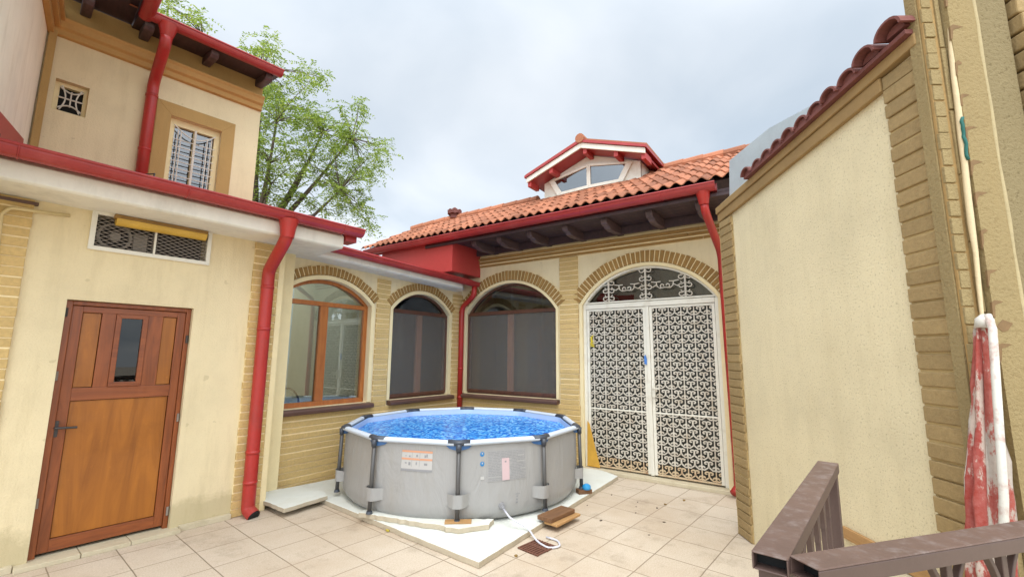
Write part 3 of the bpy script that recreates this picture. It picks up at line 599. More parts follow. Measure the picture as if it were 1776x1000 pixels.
for k, (z, pr) in enumerate(((3.228, .028), (3.290, .045), (3.352, .062))): 
    x = 0.0
    while x < 4.6:
        L_ = rnd.uniform(.9, 1.6); mb.box(x, min(4.6, x+L_)-.004, -pr, -.002, z, z+.042+rnd.uniform(-.002, .002)); x += L_
mb.build('brick_cornice', ['brick_v', 'mortar'], c, .005)
arched_window(c, *WC[0], 2.40, 'win_brown', y=.09, screen=True, sillx=(.05, 2.06), fw=.05, pane_m='glass_dark')
mb = MB(); mb.quad([(0.02, 1.1, .3), (2.3, 1.1, .3), (2.3, 1.1, 3.2), (0.02, 1.1, 3.2)]); mb.quad([(0.02, .305, .3), (0.02, 1.1, .3), (0.02, 1.1, 3.2), (0.02, .305, 3.2)]); mb.quad([(0.02, .31, 3.2), (2.3, .31, 3.2), (2.3, 1.1, 3.2), (0.02, 1.1, 3.2)]); mb.build('room_partition', 'curtain', c)
mb = MB(); mb.box(.06, .42, 1.0, 1.09, .3, 3.1); mb.box(1.0, 1.12, 1.02, 1.09, .3, 3.1); mb.build('room_curtain', 'room', c)
mb = MB(); mb.box(1.35, 1.85, .85, 1.09, .3, 1.55); mb.box(1.3, 1.7, 1.05, 1.09, 1.75, 2.05); mb.build('room_cabinet', 'dark', c)
# gate
GX0, GX1, GZ0, GZ1 = 2.475, 4.42, .05, 2.36
mb = MB()
mb.box(GX0, GX0+.05, .02, .09, .05, 2.43); mb.box(GX1-.05, GX1, .02, .09, .05, 2.43); mb.box(GX0+.05, GX1-.05, .015, .09, 2.365, 2.435)
mb.box(GX0+.05, GX1-.05, .03, .08, 2.445, 2.468)
cx = (GX0+GX1)/2
mb.strip(arc(cx, 2.43, (GX1-GX0)/2-.035, .52-.03), arc(cx, 2.43, (GX1-GX0)/2, .52), .02, .09)
gate = mb.build('gate', 'whitepaint', c, .004)
mb = MB(); mb.prism([(GX0+.03, 2.46)]+arc(cx, 2.46, (GX1-GX0)/2-.04, .46)+[(GX1-.03, 2.46)], .125, .13); mb.build('transom_pane', 'glass_dark', gate)
mb = MB(); mb.prism([(GX0, 2.43)]+arc(cx, 2.43, (GX1-GX0)/2, .51)+[(GX1, 2.43)], .2, .21); mb.build('transom_board', 'transom_back', gate)
mb = MB(); mb.box(GX0, GX1, .16, .18, .03, 2.42); mb.build('inner_door', 'inner', gate)
def spiral(cx_, cz_, r0, r1, a0, a1, n=7):
    return [(cx_+(r0+(r1-r0)*k/n)*math.cos(a0+(a1-a0)*k/n), cz_+(r0+(r1-r0)*k/n)*math.sin(a0+(a1-a0)*k/n)) for k in range(n+1)]
def motif(mb, x, z, w_, h_, y0=.035, y1=.05, wd=.0155, sides=(-1, 1)):
    if len(sides) == 2: mb.ribbon([(x, z+.34*h_), (x, z+.86*h_)], wd*1.35, y0, y1)
    for s_ in sides:
        mb.ribbon([(x, z+.86*h_), (x+s_*.10*w_, z+.93*h_)]+[(x+s_*p, q) for p, q in spiral(.20*w_, z+.78*h_, .13*h_, .06*h_, R(75), R(-150), 6)], wd, y0, y1)
        mb.ribbon([(x, z+.42*h_), (x+s_*.14*w_, z+.26*h_), (x+s_*.30*w_, z+.10*h_), (x+s_*.42*w_, z+.12*h_)]+[(x+s_*p, q) for p, q in spiral(.36*w_, z+.30*h_, .20*h_, .08*h_, R(-60), R(190), 7)], wd, y0, y1)
def leaf(x0, x1, name='gate_leaf', hinge=0):
    fr = .038
    mb = MB(); mb.box(x0, x0+fr, .028, .062, GZ0+.02, GZ1); mb.box(x1-fr, x1, .028, .062, GZ0+.02, GZ1); mb.box(x0+fr, x1-fr, .028, .062, GZ1-.03, GZ1)
    mb.box(x0+fr, x1-fr, .028, .056, .878, .899)
    lf = mb.build(name, 'whitepaint', gate, .003)
    mb = MB(); mb.box(x0+fr, x1-fr, .03, .06, GZ0+.02, GZ0+.04); mb.build('bottom_rail', 'rust_iron', lf, .002)
    gx0, gx1 = x0+fr, x1-fr; w_ = (gx1-gx0)/4.72; off = gx0+.36*w_
    zA, zB = GZ0+.04, GZ1-.03; nr = 18; h_ = (zB-zA)/nr
    for part in (0, 1):
        mb = MB()
        rows = range(0, 1) if part else range(1, nr)
        za, zb_ = zA+h_*rows[0], zA+h_*(rows[-1]+1)
        for k in range(5):
            x = off+k*w_; mb.box(x-.006, x+.006, .036, .052, za, zb_)
            for rr_ in rows:
                z = zA+h_*(rr_+.45); mb.prism([(x-.013, z), (x, z-.034), (x+.013, z), (x, z+.034)], .031, .054)
        for rr_ in rows:
            for k in range(-1, 5):
                xc = off+(k+.5)*w_
                if xc-.3*w_ < gx0 or xc+.3*w_ > gx1: 
                    motif(mb, xc, zA+h_*rr_, w_, h_, sides=((1,) if k < 0 else (-1,))); continue
                motif(mb, xc, zA+h_*rr_, w_, h_)
        if part: mb.build('grille_foot', 'rust_iron', lf)
        else: mb.build('grille', 'iron', lf)
    return lf
leaf(GX0+.054, cx-.005); l2 = leaf(cx+.05, GX1-.054)
mb = MB(); mb.box(cx-.003, cx+.046, .018, .07, GZ0+.01, GZ1+.003); mb.build('meeting_stile', 'whitepaint', gate, .004)
mb = MB(); mb.box(cx+.055, cx+.10, .005, .027, 1.10, 1.30); mb.tube(bend([(cx+.077, .006, 1.22), (cx+.077, -.03, 1.22), (cx+.17, -.03, 1.215)], 3, .3), .009, 8); mb.build('gate_handle', 'whitepaint', l2, .003)
# ironwork flowers over the gate
mb = MB()
def flower(x, z0, h):
    mb.ribbon([(x, z0), (x, z0+h)], .022, .03, .05)
    n = 3 if h > .36 else 2
    mb.prism([(x-.02, z0+h-.02), (x, z0+h+.035), (x+.02, z0+h-.02), (x, z0+h-.05)], .026, .05)
    for k in range(n+1):
        z = z0+.02+(h-.06)*k/n
        for s_ in (-1, 1):
            mb.ribbon([(x, z+.0)]+[(x+s_*p, q) for p, q in spiral(.058, z+.036, .040, .014, R(-150), R(150), 9)], .0115, .03, .05)
            mb.ribbon([(x, z+.07), (x+s_*.035, z+.055), (x+s_*.06, z+.085)], .011, .03, .05)
fx = [cx-.555, cx+.01, cx+.56]
flower(fx[0], 2.46, .29); flower(fx[1], 2.46, .44); flower(fx[2], 2.46, .30)
for xa, xb in ((fx[0], fx[1]), (fx[1], fx[2])):
    m_ = (xa+xb)/2
    for s_ in (-1, 1):
        mb.ribbon([(m_, 2.62), (m_+s_*.07, 2.61), (m_+s_*.11, 2.64), (m_+s_*.12, 2.70)], .011, .03, .05)
        mb.ribbon([(m_+s_*.06, 2.705), (m_+s_*.12, 2.70), (m_+s_*.19, 2.71)], .011, .03, .05)
        mb.ribbon([(m_+s_*.12, 2.66), (m_+s_*.17, 2.63), (m_+s_*.22, 2.66)], .011, .03, .05)
        mb.ribbon([(m_+s_*p, q) for p, q in spiral(.035, 2.645, .035, .015, R(-90), R(200), 8)], .011, .03, .05)
mb.build('transom_scrollwork', 'iron', gate)
mb = MB(); mb.box(2.44, 4.47, -.10, .16, 0, .048); mb.build('threshold', 'pavement_edge', c, .006)
# eave: dark boards, corbels, red box, gutter, downpipe
mb = MB()
for k in range(6): mb.box(-.2, 5.0, -.80+k*.135, -.80+k*.135+.130, 3.555, 3.575)
mb.box(-.2, 5.0, -.80, -.76, 3.52, 3.60); mb.box(0.4, 5.0, -.12, -.065, 3.435, 3.55); mb.build('soffit', 'dark_timber', c, .003)
for x in (.80, 1.32, 1.90, 2.52, 3.13, 3.76, 4.38):
    mb = MB(); mb.profile([(0, 3.552), (0, 3.44), (-.42, 3.415), (-.52, 3.43), (-.56, 3.46), (-.60, 3.455), (-.645, 3.48), (-.66, 3.52), (-.66, 3.552)], x-.045, x+.045); mb.build('rafter_end', 'corbel', c, .005)
mb = MB(); mb.box(-1.4, .43, -.77, .1, 3.06, 3.58); mb.build('eave_box', 'redflash', c, .004)
mb = MB(); gutter(mb, (-1.75, -.86, 3.655), (4.62, -.86, 3.655), .082); mb.box(-1.75, 4.62, -.80, -.785, 3.56, 3.68)
for x in (-.4, .6, 1.7, 2.9, 4.0): mb.tube([(x, -.86+.084*math.cos(math.pi+math.pi*k/12), 3.655+.084*math.sin(math.pi+math.pi*k/12)) for k in range(13)], .005, 6)
mb.build('gutter', 'red', c)
mb = MB(); mb.tube([(4.47, -.83, 3.60), (4.47, -.82, 3.53), (4.47, -.80, 3.45)], [.085, .07, .056], 14, cap=False)
mb.tube(bend([(4.47, -.80, 3.47), (4.475, -.78, 3.36), (4.51, -.12, 2.98), (4.51, -.10, 2.7)], 5, .4)+[Vector((4.535, -.09, .3)), Vector((4.535, -.10, .12)), Vector((4.50, -.2, .06))], .048, 14)
mb.build('downpipe', 'redpipe', c, smooth=True)
# tiled roof
PT = math.tan(R(28))
def zr(y): return 3.72+(y+.88)*PT
def tiles(mb, x0, x1, y0, y1f, zf, pitch=.150, course=.33, amp=.024, th=.014, ns=8):
    nx = int((x1-x0)/pitch); ymax = max(y1f(x0), y1f(x1), y1f((x0+x1)/2), y1f(1.5), y1f(3.0)); nc = int(math.ceil((ymax-y0)/course))
    for cc in range(nc):
        ya = y0+cc*course; yb = ya+course+.04
        for k in range(nx):
            xc = x0+pitch*(k+.5)
            lim = y1f(xc)
            if ya > lim-.03: continue
            ye = min(yb, lim); jz = rnd.uniform(-.004, .004); jx = rnd.uniform(-.004, .004)
            n = ns; rows = []
            for (yy, lift) in ((ya, .026), (ye, .0)):
                rows.append([(xc+jx+pitch*(j/n-.5)*1.02, yy, zf(yy)+lift+jz+amp*(math.cos(2*math.pi*(j/n-.5)) if True else 0)) for j in range(n+1)])
            i = len(mb.v); mb.v += rows[0]+rows[1]+[(p[0], p[1]+.002, p[2]-th) for p in rows[0]]
            for j in range(n):
                mb.f.append((i+j, i+j+1, i+n+1+j+1, i+n+1+j)); mb.m.append(0)
                mb.f.append((i+j, i+2*(n+1)+j, i+2*(n+1)+j+1, i+j+1)); mb.m.append(0)
def y1f(x):
    if x < -.9: return .42+(x+1.9)*.36
    if x < 2.0: return .78
    return 1.40
mb = MB(); tiles(mb, -1.9, 4.95, -.90, y1f, zr); roof = mb.build('roof', 'tile', c, smooth=False)
mb = MB(); mb.quad([(-1.9, -.85, zr(-.85)-.05), (5.2, -.85, zr(-.85)-.05), (5.2, .7, zr(.7)-.05), (-1.9, .4, zr(.4)-.05)]); mb.quad([(2.0, .7, zr(.7)-.05), (5.2, .7, zr(.7)-.05), (5.2, 1.36, zr(1.36)-.05), (2.0, 1.36, zr(1.36)-.05)])
mb.quad([(-1.9, .4, zr(.4)-.05), (-.9, .76, zr(.76)-.05), (2.0, .76, zr(.76)-.05), (2.0, 3, 3.6), (-1.9, 3, 3.6)]); mb.quad([(2.0, 1.36, zr(1.36)-.05), (5.2, 1.36, zr(1.36)-.05), (5.2, 3.2, 3.6), (2.0, 3.2, 3.6)]); mb.build('roof_deck', 'dark_timber', roof)
for (xa, xb, y) in ((-.9, 1.2, .78), (3.1, 5.0, 1.40)):
    mb = MB(); x = xa
    while x < xb-.05:
        e = min(x+.34, xb); mb.tube([(x, y, zr(y)+.005), (e, y, zr(y)+.008)], [.085, .095], 10); x = e-.02
    mb.build('ridge_tile', 'tile', roof)
mb = MB()
q0, q1 = (-1.9, .42), (-.9, .78)
for k in range(4):
    t0, t1 = k/4, (k+1)/4+.02; mb.tube([(q0[0]+(q1[0]-q0[0])*t, q0[1]+(q1[1]-q0[1])*t, zr(q0[1]+(q1[1]-q0[1])*t)+.01) for t in (t0, t1)], [.085, .095], 10)
mb.build('hip_tile', 'tile', roof)
mb = MB(); mb.tube([(-.92, .74, 4.60), (-.92, .74, 4.70)], .10, 14); mb.tube([(-.92, .74, 4.70), (-.92, .74, 4.735)], [.155, .15], 14)
for k in range(8): mb.tube([(-.92, .74, 4.755), (-.92+.15*math.cos(k*math.pi/4), .74+.15*math.sin(k*math.pi/4), 4.735)], [.04, .055], 8)
mb.tube([(-.92, .74, 4.76), (-.92, .74, 4.82), (-.92, .74, 4.85)], [.09, .06, .02], 12); mb.build('roof_cap', 'tile_red', roof)
# dormer
DX, DY = 2.29, .74
mb = MB(); mb.prism([(DX-.93, 4.36), (DX+.93, 4.36), (DX+.93, 4.885), (DX, 5.22), (DX-.93, 4.885)], DY, DY+.06)
mb.quad([(DX+.93, DY, 4.36), (DX+.93, DY+1.4, 4.8), (DX+.93, DY+1.4, 4.9), (DX+.93, DY, 4.885)]); mb.quad([(DX-.93, DY, 4.36), (DX-.93, DY+1.4, 4.8), (DX-.93, DY+1.4, 4.9), (DX-.93, DY, 4.885)])
dm = mb.build('dormer', 'whitepaint', c)
for s_ in (-1, 1):
    outer = [(DX, 4.60), (DX+s_*.63, 4.585), (DX+s_*.81, 4.895), (DX, 5.055)]; ccx = sum(p[0] for p in outer)/4; ccz = sum(p[1] for p in outer)/4
    P = [(DX+s_*.035, 4.655), (DX+s_*.55, 4.64), (DX+s_*.69, 4.885), (DX+s_*.035, 5.00)]
    mb = MB(); mb.strip(P+P[:1], outer+outer[:1], DY-.045, DY-.001); mb.build('dormer_frame', 'whitepaint', dm, .004)
    mb = MB(); mb.prism(P, DY-.02, DY-.012); mb.build('dormer_pane', 'glass_sky', dm)
    mb = MB(); mb.prism([(DX, 5.235), (DX+s_*1.12, 4.845), (DX+s_*1.12, 4.935), (DX, 5.33)], DY-.34, DY-.31); mb.build('bargeboard', 'white', dm, .004)
    mb = MB(); mb.prism([(DX, 5.333), (DX+s_*1.15, 4.932), (DX+s_*1.15, 4.975), (DX, 5.38)], DY-.37, DY+1.6); mb.prism([(DX, 5.24), (DX+s_*1.10, 4.85), (DX+s_*1.10, 4.89), (DX, 5.285)], DY-.305, DY+1.5)
    mb.build('dormer_roof', 'red', dm)
    mb = MB(); mb.prism([(DX, 5.382), (DX+s_*1.15, 4.977), (DX+s_*1.15, 5.012), (DX, 5.42)], DY-.33, DY+1.6); mb.build('dormer_tile', 'tile', dm)
    for xx in ((.06, .62, 1.08) if s_ > 0 else (.62, 1.08)):
        mb = MB(); z = 5.235-xx*.35; mb.box(DX+s_*xx-.035, DX+s_*xx+.035, DY-.30, DY+.0, z-.085, z+.03); mb.build('dormer_bracket', 'redflash', dm, .004)
mb = MB(); mb.tube([(DX, DY-.38, 5.40), (DX, DY-.05, 5.40), (DX, DY+1.4, 5.40)], [.085, .08, .075], 12); mb.build('dormer_ridge', 'tile', dm)
# red and blue bits on the gate
mb = MB()
for k in range(5): mb.tube([(2.625+rnd.uniform(-.02, .02), .02, 1.96-.03*k), (2.625+rnd.uniform(-.04, .04), .012, 1.93-.03*k), (2.625+rnd.uniform(-.03, .03), .02, 1.90-.025*k)], .012, 6)
o = mb.build('yellow_tie', 'ytape', None); o.location = C_P; o.rotation_euler = (0, 0, R(90-C_AZ)); tag(o, 'crumpled yellow tie on the left leaf of the iron gate', 'tie')
mb = MB(); mb.prism([(cx-.035, 1.55), (cx-.005, 1.54), (cx+.0, 1.62), (cx-.02, 1.68), (cx-.04, 1.65)], .008, .017)
o = mb.build('blue_tape', 'btape', None); o.location = C_P; o.rotation_euler = (0, 0, R(90-C_AZ)); tag(o, 'small blue tape patch where the gate leaves meet', 'tape')
mb = MB(); mb.prism([(2.51, .06), (2.71, .06), (2.63, .36), (2.555, .66), (2.52, .70)], .0, .014)
o = mb.build('yellow_board', 'yellow', None, .003); o.location = C_P; o.rotation_euler = (0, 0, R(90-C_AZ)); tag(o, 'pointed yellow board leaning in the foot of the iron gate', 'board')
# ------------------------------------------------------------------ side wall (right)
dth = thing('side_wall', 'big cream stucco wall with brick edges and tiled sloping coping', 'wall', D_P, D_AZ)
DE = 2.136
def cz(x): return 3.06+.066*x
mb = MB(); wall_open(mb, -.262, DE, -.02, 3.0, [], 0.0, .33, lambda x: cz(x)+.2); mb.build('plaster', 'cream_d', dth)
for x0, x1, nm in ((-.265, -.012, 0), (1.875, DE, 1)):
    mb = MB(); mb.mi = 1; mb.box(x0+.004, x1-.004, -.014, -.0005, 0, cz(x0)+.0); courses(mb, x0, x1, 0, cz(x0)+(.085 if nm else 0), -.026, -.003, .088 if nm else .08, .011, None, .005)
    mb.build('brick_strip', ['brick_d', 'mortar_d'], dth, .006)
mb = MB(); mb.box(-.275, -.266, -.02, .33, 0, cz(-.3)); mb.build('end_trim', 'mortar_d', dth)
def sloped(mb, x0, x1, ya, yb, lo, hi):
    i = len(mb.v); mb.v += [(x0, ya, cz(x0)+lo), (x1, ya, cz(x1)+lo), (x1, yb, cz(x1)+lo), (x0, yb, cz(x0)+lo), (x0, ya, cz(x0)+hi), (x1, ya, cz(x1)+hi), (x1, yb, cz(x1)+hi), (x0, yb, cz(x0)+hi)]
    for f in ((0, 3, 2, 1), (4, 5, 6, 7), (0, 1, 5, 4), (1, 2, 6, 5), (2, 3, 7, 6), (3, 0, 4, 7)): mb.f.append(tuple(i+k for k in f)); mb.m.append(mb.mi)
mb = MB(); sloped(mb, -.272, 1.873, -.034, -.0005, .0, .088); sloped(mb, -.276, DE, -.05, .35, .090, .158); mb.build('coping', 'coping_tan', dth, .006)
mb = MB(); 
x = .46
while x < DE+.03:
    zc = cz(x)+.182; n = 10; kx = max(0, x-1.45); r1 = .076+.03*kx+rnd.uniform(-.004, .004); zc += .10*kx*kx; i = len(mb.v); ya = -.095-.05*kx+rnd.uniform(-.012, .012)
    for (yy, rr_, zo) in ((ya, r1, 0), (.4, r1*.9, .02)):
        for k in range(n+1):
            t_ = math.pi*k/n; mb.v.append((x+rr_*math.cos(t_), yy, zc+zo+rr_*math.sin(t_)*.8))
        for k in range(n+1):
            t_ = math.pi*(n-k)/n; mb.v.append((x+(rr_-.016)*math.cos(t_), yy, zc+zo+(rr_-.016)*math.sin(t_)*.8))
    m_ = 2*(n+1)
    for k in range(m_): mb.f.append((i+k, i+(k+1) % m_, i+m_+(k+1) % m_, i+m_+k)); mb.m.append(0)
    for o_ in (0, m_):
        for k in range(n): mb.f.append((i+o_+k, i+o_+k+1, i+o_+m_-2-k, i+o_+m_-1-k)); mb.m.append(0)
    mb.prism([(x+.06*math.cos(math.pi*k/8), zc-.002+.046*math.sin(math.pi*k/8)) for k in range(9)], -.075, .4)
    x += .156+.05*kx
mb.build('coping_tile', 'tile_red', dth, smooth=False)
mb = MB(); sloped(mb, .40, DE-.01, -.085, .45, .159, .184); mb.build('tile_bed', 'tile_red', dth)
mb = MB(); mb.prism([(-.10, 3.22), (.36, 3.25), (.40, 3.40), (1.33, 3.43), (1.35, 3.46), (.67, 3.60), (-.05, 3.63)], .02, .024); mb.build('flashing', 'metal_sheet', dth)
mb = MB(); mb.box(1.17, 1.874, -.025, -.001, .505, .575); mb.build('wood_skirting', 'plank_pale', dth, .004)
# ------------------------------------------------------------------ pier facing the viewer
p = thing('brick_pier', 'rough ochre pier with cracked render and a pale foam seam', 'pier', (2.128, 2.10, 0), 90)
mb = MB(); mb.box(-.004, 1.6, .03, .09, 0, 4.6); mb.build('core', 'render_r', p)
mb = MB(); mb.mi = 1; mb.box(.004, .104, .012, .0295, .5, 4.6); courses(mb, 0.002, .058, .5, 4.6, .004, .02, .088, .005, None, .002); courses(mb, .072, .10, .5, 4.6, .0, .02, .352, .005, None, .003); mb.build('brick_edge', ['render_r', 'crack_soft'], p, .003)
mb = MB(); zs_ = [0.5+k*.15 for k in range(28)]
mb.tube([(.064+.0305*(z-1.83)+rnd.uniform(-.003, .003), -.014, z) for z in zs_], [.010+rnd.uniform(-.003, .004) for z in zs_], 8); mb.build('foam_seam', 'seam', p, smooth=True)
mb = MB()
mb.box(.104, .245, -.028, .029, .5, 4.6); band = mb
mb = MB(); mb.box(.248, .42, -.02, .029, .5, 4.6); mb.build('render_band', 'render_g', p, .01)
mb = MB(); mb.tube([(.247+rnd.uniform(-.003, .003), -.022, z) for z in zs_], [.010+rnd.uniform(-.002, .002) for z in zs_], 8); mb.build('render_edge', 'render_edge', p, smooth=True)
mb = band; mb.mi = 1
z = 1.72
while z < 4.4:
    x0 = .102; s_ = rnd.uniform(.8, 1.25); zz_ = z+rnd.uniform(-.02, .02)
    q = [rnd.uniform(.6, 1.4) for _ in range(8)]
    mb.prism([(x0, zz_+.004), (x0+.016*q[0], zz_+.012*q[1]), (x0+.048*q[2], zz_+.006*q[3]), (x0+.026*q[4], zz_-.007*q[5]), (x0+.011*q[6], zz_-.012), (x0+.006, zz_-.05*q[7]), (x0-.004, zz_-.07*q[0])], -.0295, -.02)
    z += .178
mb.prism([(.108, 1.80), (.14, 1.832), (.185, 1.815), (.155, 1.78), (.13, 1.775)], -.0295, -.02)
mb.build('render_band', ['render_r', 'crack'], p)
mb = MB(); courses(mb, .445, 1.6, .5, 4.6, -.05, .029, .1, .014, .3, .012); mb.build('rough_brick', 'brick_d', p, .008)
mb = MB(); mb.tube([(.135+rnd.uniform(-.004, .004), -.03+rnd.uniform(-.004, .004), 2.83-k*.02) for k in range(12)], .007, 8)
o = mb.build('green_cord', 'cord', None, smooth=True); o.location = (2.082, 2.098, 0); tag(o, 'short dark green cord hanging on the pale foam seam', 'cord')
# ------------------------------------------------------------------ tall house (back left)
u = thing('tall_house', 'tall cream house with red gutter, dark eaves and barred windows', 'house', U_P, U_AZ)
UR, UL = .78, -1.247
mb = MB(); wall_open(mb, UL-.3, UR, 2.2, 5.2, [(-.165, .355, 3.55, 4.44, 0), (-1.135, -.88, 4.11, 4.445, 0)], 0, .3); mb.quad([(UR, 0, 2.2), (UR, 3, 2.2), (UR, 3, 5.6), (UR, 0, 5.6)]); mb.build('wall', 'cream', u)
mb = MB(); S_ = [(-.165, 3.3), (-.165, 4.44), (.355, 4.44), (.355, 3.3)]; O_ = [(-.31, 3.3), (-.31, 4.595), (.50, 4.595), (.50, 3.3)]
mb.strip(S_, O_, -.012, -.0005); mb.build('window_surround', 'tan', u, .003)
mb = MB(); mb.box(-1.236, -1.176, -.05, -.0005, 3.0, 4.93); mb.build('corner_strip', 'tan', u, .004)
cl = math.radians(138-U_AZ-90)    # the near wing meets at a little more than a right angle
mb = MB(); cd = (math.sin(cl), -math.cos(cl))   # direction of near wall in local xy
def nw(t_, z, off=0): return (UL - cd[0]*0 + t_*math.sin(-cl)*-1*0 + t_*(-math.sin(cl))*-1*0 + t_*NX + off*NNX, t_*NY + off*NNY, z)
# local direction of azimuth 138 with local x along azimuth U_AZ
da = math.radians(138-U_AZ); NX, NY = math.cos(da), -math.sin(da); NNX, NNY = -NY, NX
mb.quad([nw(0, 2.6), nw(4.0, 2.6), nw(4.0, 5.2), nw(0, 5.2)]); mb.quad([nw(0, 2.6, -.3), nw(4.0, 2.6, -.3), nw(4.0, 5.2, -.3), nw(0, 5.2, -.3)]); mb.build('near_wall', 'cream_l', u)
mb = MB(); mb.quad([nw(0.15, 3.05, .006), nw(1.9, 3.05, .006), nw(1.9, 3.42, .006), nw(1.45, 3.42, .006), nw(0.30, 3.62, .006)]); mb.build('wall_flashing', 'redflash', u)
# cornice on both walls
mb = MB(); mb.profile([(0, 4.89), (-.045, 4.90), (-.05, 4.955), (-.085, 4.975), (-.10, 5.03), (-.12, 5.055), (-.12, 5.07), (0, 5.07)], UL, UR+.0)
for lo, hi, pr in ((4.89, 4.96, .05), (4.962, 5.03, .09), (5.032, 5.07, .12)):
    i = len(mb.v); mb.v += [nw(0, lo, 0), nw(4, lo, 0), nw(4, lo, pr), nw(0, lo, pr), nw(0, hi, 0), nw(4, hi, 0), nw(4, hi, pr), nw(0, hi, pr)]
    for f in ((0, 3, 2, 1), (4, 5, 6, 7), (0, 1, 5, 4), (1, 2, 6, 5), (2, 3, 7, 6), (3, 0, 4, 7)): mb.f.append(tuple(i+k for k in f)); mb.m.append(0)
mb.build('cornice', 'tan_corn', u, .006)
mb = MB(); mb.quad([(UL, -.002, 5.07), (UR, -.002, 5.07), (UR, -.002, 5.35), (UL, -.002, 5.35)]); mb.build('frieze', 'tan', u)
mb = MB(); mb.profile([(.2, 5.36), (-.44, 5.235), (-.46, 5.24), (-.46, 5.31), (.2, 5.45)], -.62, UR+.04)
i = len(mb.v); mb.v += [(-.63, -.45, 5.24), (-.63, .2, 5.36), (UL-.2, .2, 5.36), (UL-.2, -3.5, 5.33), (-.63, -3.5, 5.24)]; mb.f.append(tuple(i+k for k in range(5))); mb.m.append(0)
mb.build('soffit', 'dark_timber', u)
for x in (-1.0, -.51, .11, .72):
    mb = MB(); mb.profile([(0.0, 5.325), (0.0, 5.22), (-.28, 5.17), (-.36, 5.165), (-.40, 5.19), (-.415, 5.235), (-.40, 5.245)], x-.045, x+.045); mb.build('rafter_end', 'corbel', u, .012)
mb = MB(); gutter(mb, (-.56, -.505, 5.275), (UR+.05, -.505, 5.275), .07)
g_ = [(-.56+.07*math.cos(math.pi+math.pi*k/10), 5.275+.07*math.sin(math.pi+math.pi*k/10)) for k in range(11)]
mb.prism(g_, -.44, -3.4)
mb.build('gutter', 'red', u)
mb = MB(); mb.quad([(-.70, -.46, 5.315), (UR+.05, -.46, 5.315), (UR+.05, 2, 6.2), (-.70, 2, 6.2)]); mb.build('roof', 'tile', u)
mb = MB(); mb.tube([(-.37, -.50, 5.235), (-.37, -.495, 5.15), (-.37, -.48, 5.10)], [.095, .07, .056], 14, cap=False)
mb.tube(bend([(-.37, -.49, 5.13), (-.37, -.47, 5.02), (-.375, -.08, 4.72), (-.375, -.07, 4.5)], 5, .4)+[Vector((-.375, -.07, 3.05))], .055, 14)
for z in (4.55, 3.9): mb.tube([(-.375, -.07, z), (-.375, -.07, z+.03)], .06, 14)
mb.build('downpipe', 'redpipe', u, smooth=True)
# barred windows
mb = MB(); mb.strip([(-.11, 3.6), (-.11, 4.36), (.30, 4.36), (.30, 3.6), (-.11, 3.6)], [(-.165, 3.55), (-.165, 4.44), (.355, 4.44), (.355, 3.55), (-.165, 3.55)], .06, .12); mb.box(.085, .105, .07, .11, 3.6, 4.36)
wn = mb.build('window', 'trim', u, .004)
mb = MB(); mb.box(-.11, .30, .1, .105, 3.6, 4.36); mb.build('pane', 'glass_sky', wn)
mb = MB(); mb.box(-.16, .35, .2, .21, 3.55, 4.44); mb.build('curtain_back', 'room', wn)
mb = MB()
for k in range(9): mb.box(-.11, .30, .14, .15, 3.63+k*.082, 3.655+k*.082)
mb.build('blind', 'inner', wn)
mb = MB()
for x in (-.075, -.045, .095, .225, .27): mb.box(x-.005, x+.005, .03, .04, 3.55, 4.30 if abs(x-.095) > .1 else 4.33)
for k in range(7): mb.box(-.12, .31, .028, .038, 3.64+k*.09, 3.649+k*.09)
mb.ribbon([(-.12+.43*k/12, 4.36-.12*math.sin(math.pi*k/12)) for k in range(13)], .011, .028, .04)
mb.box(.085, .107, .022, .045, 3.55, 4.36); mb.build('window_bars', 'iron', wn)
mb = MB(); mb.strip([(-1.095, 4.14), (-1.095, 4.405), (-.915, 4.405), (-.915, 4.14), (-1.095, 4.14)], [(-1.135, 4.11), (-1.135, 4.445), (-.88, 4.445), (-.88, 4.11), (-1.135, 4.11)], .07, .12); wn = mb.build('window', 'trim', u, .003)
mb = MB(); mb.box(-1.1, -.91, .13, .14, 4.13, 4.41); mb.build('pane', 'black', wn)
mb = MB()
for s_ in (-1, 1):
    mb.ribbon([(-1.005+s_*(.075-.035*math.sin(math.pi*k/8)), 4.14+.265*k/8) for k in range(9)], .011, .04, .055)
    mb.ribbon([(-1.095+.18*k/8, 4.2725+s_*(.115-.045*math.sin(math.pi*k/8))) for k in range(9)], .011, .04, .055)
mb.box(-1.1, -.91, .04, .055, 4.267, 4.278); mb.box(-1.011, -1.0, .04, .055, 4.19, 4.36); mb.build('window_bars', 'iron', wn)
# small bits standing on the gutter of the door wing
for x, nm in ((-1.38, 0), (-.32, 1)):
    pass
# grey roof far behind
mb = MB(); mb.profile([(0, 3.9), (-.4, 4.05), (1.2, 4.75), (2.8, 4.05), (2.4, 3.9), (2.4, 0), (0, 0)], -3.0, 1.9)
o = mb.build('far_house', 'greyroof', None, .02); o.location = (-5.2, 13.5, -.32); o.rotation_euler = (0, 0, R(90-C_AZ)); tag(o, 'pale grey roof seen far behind between the two eaves', 'house')
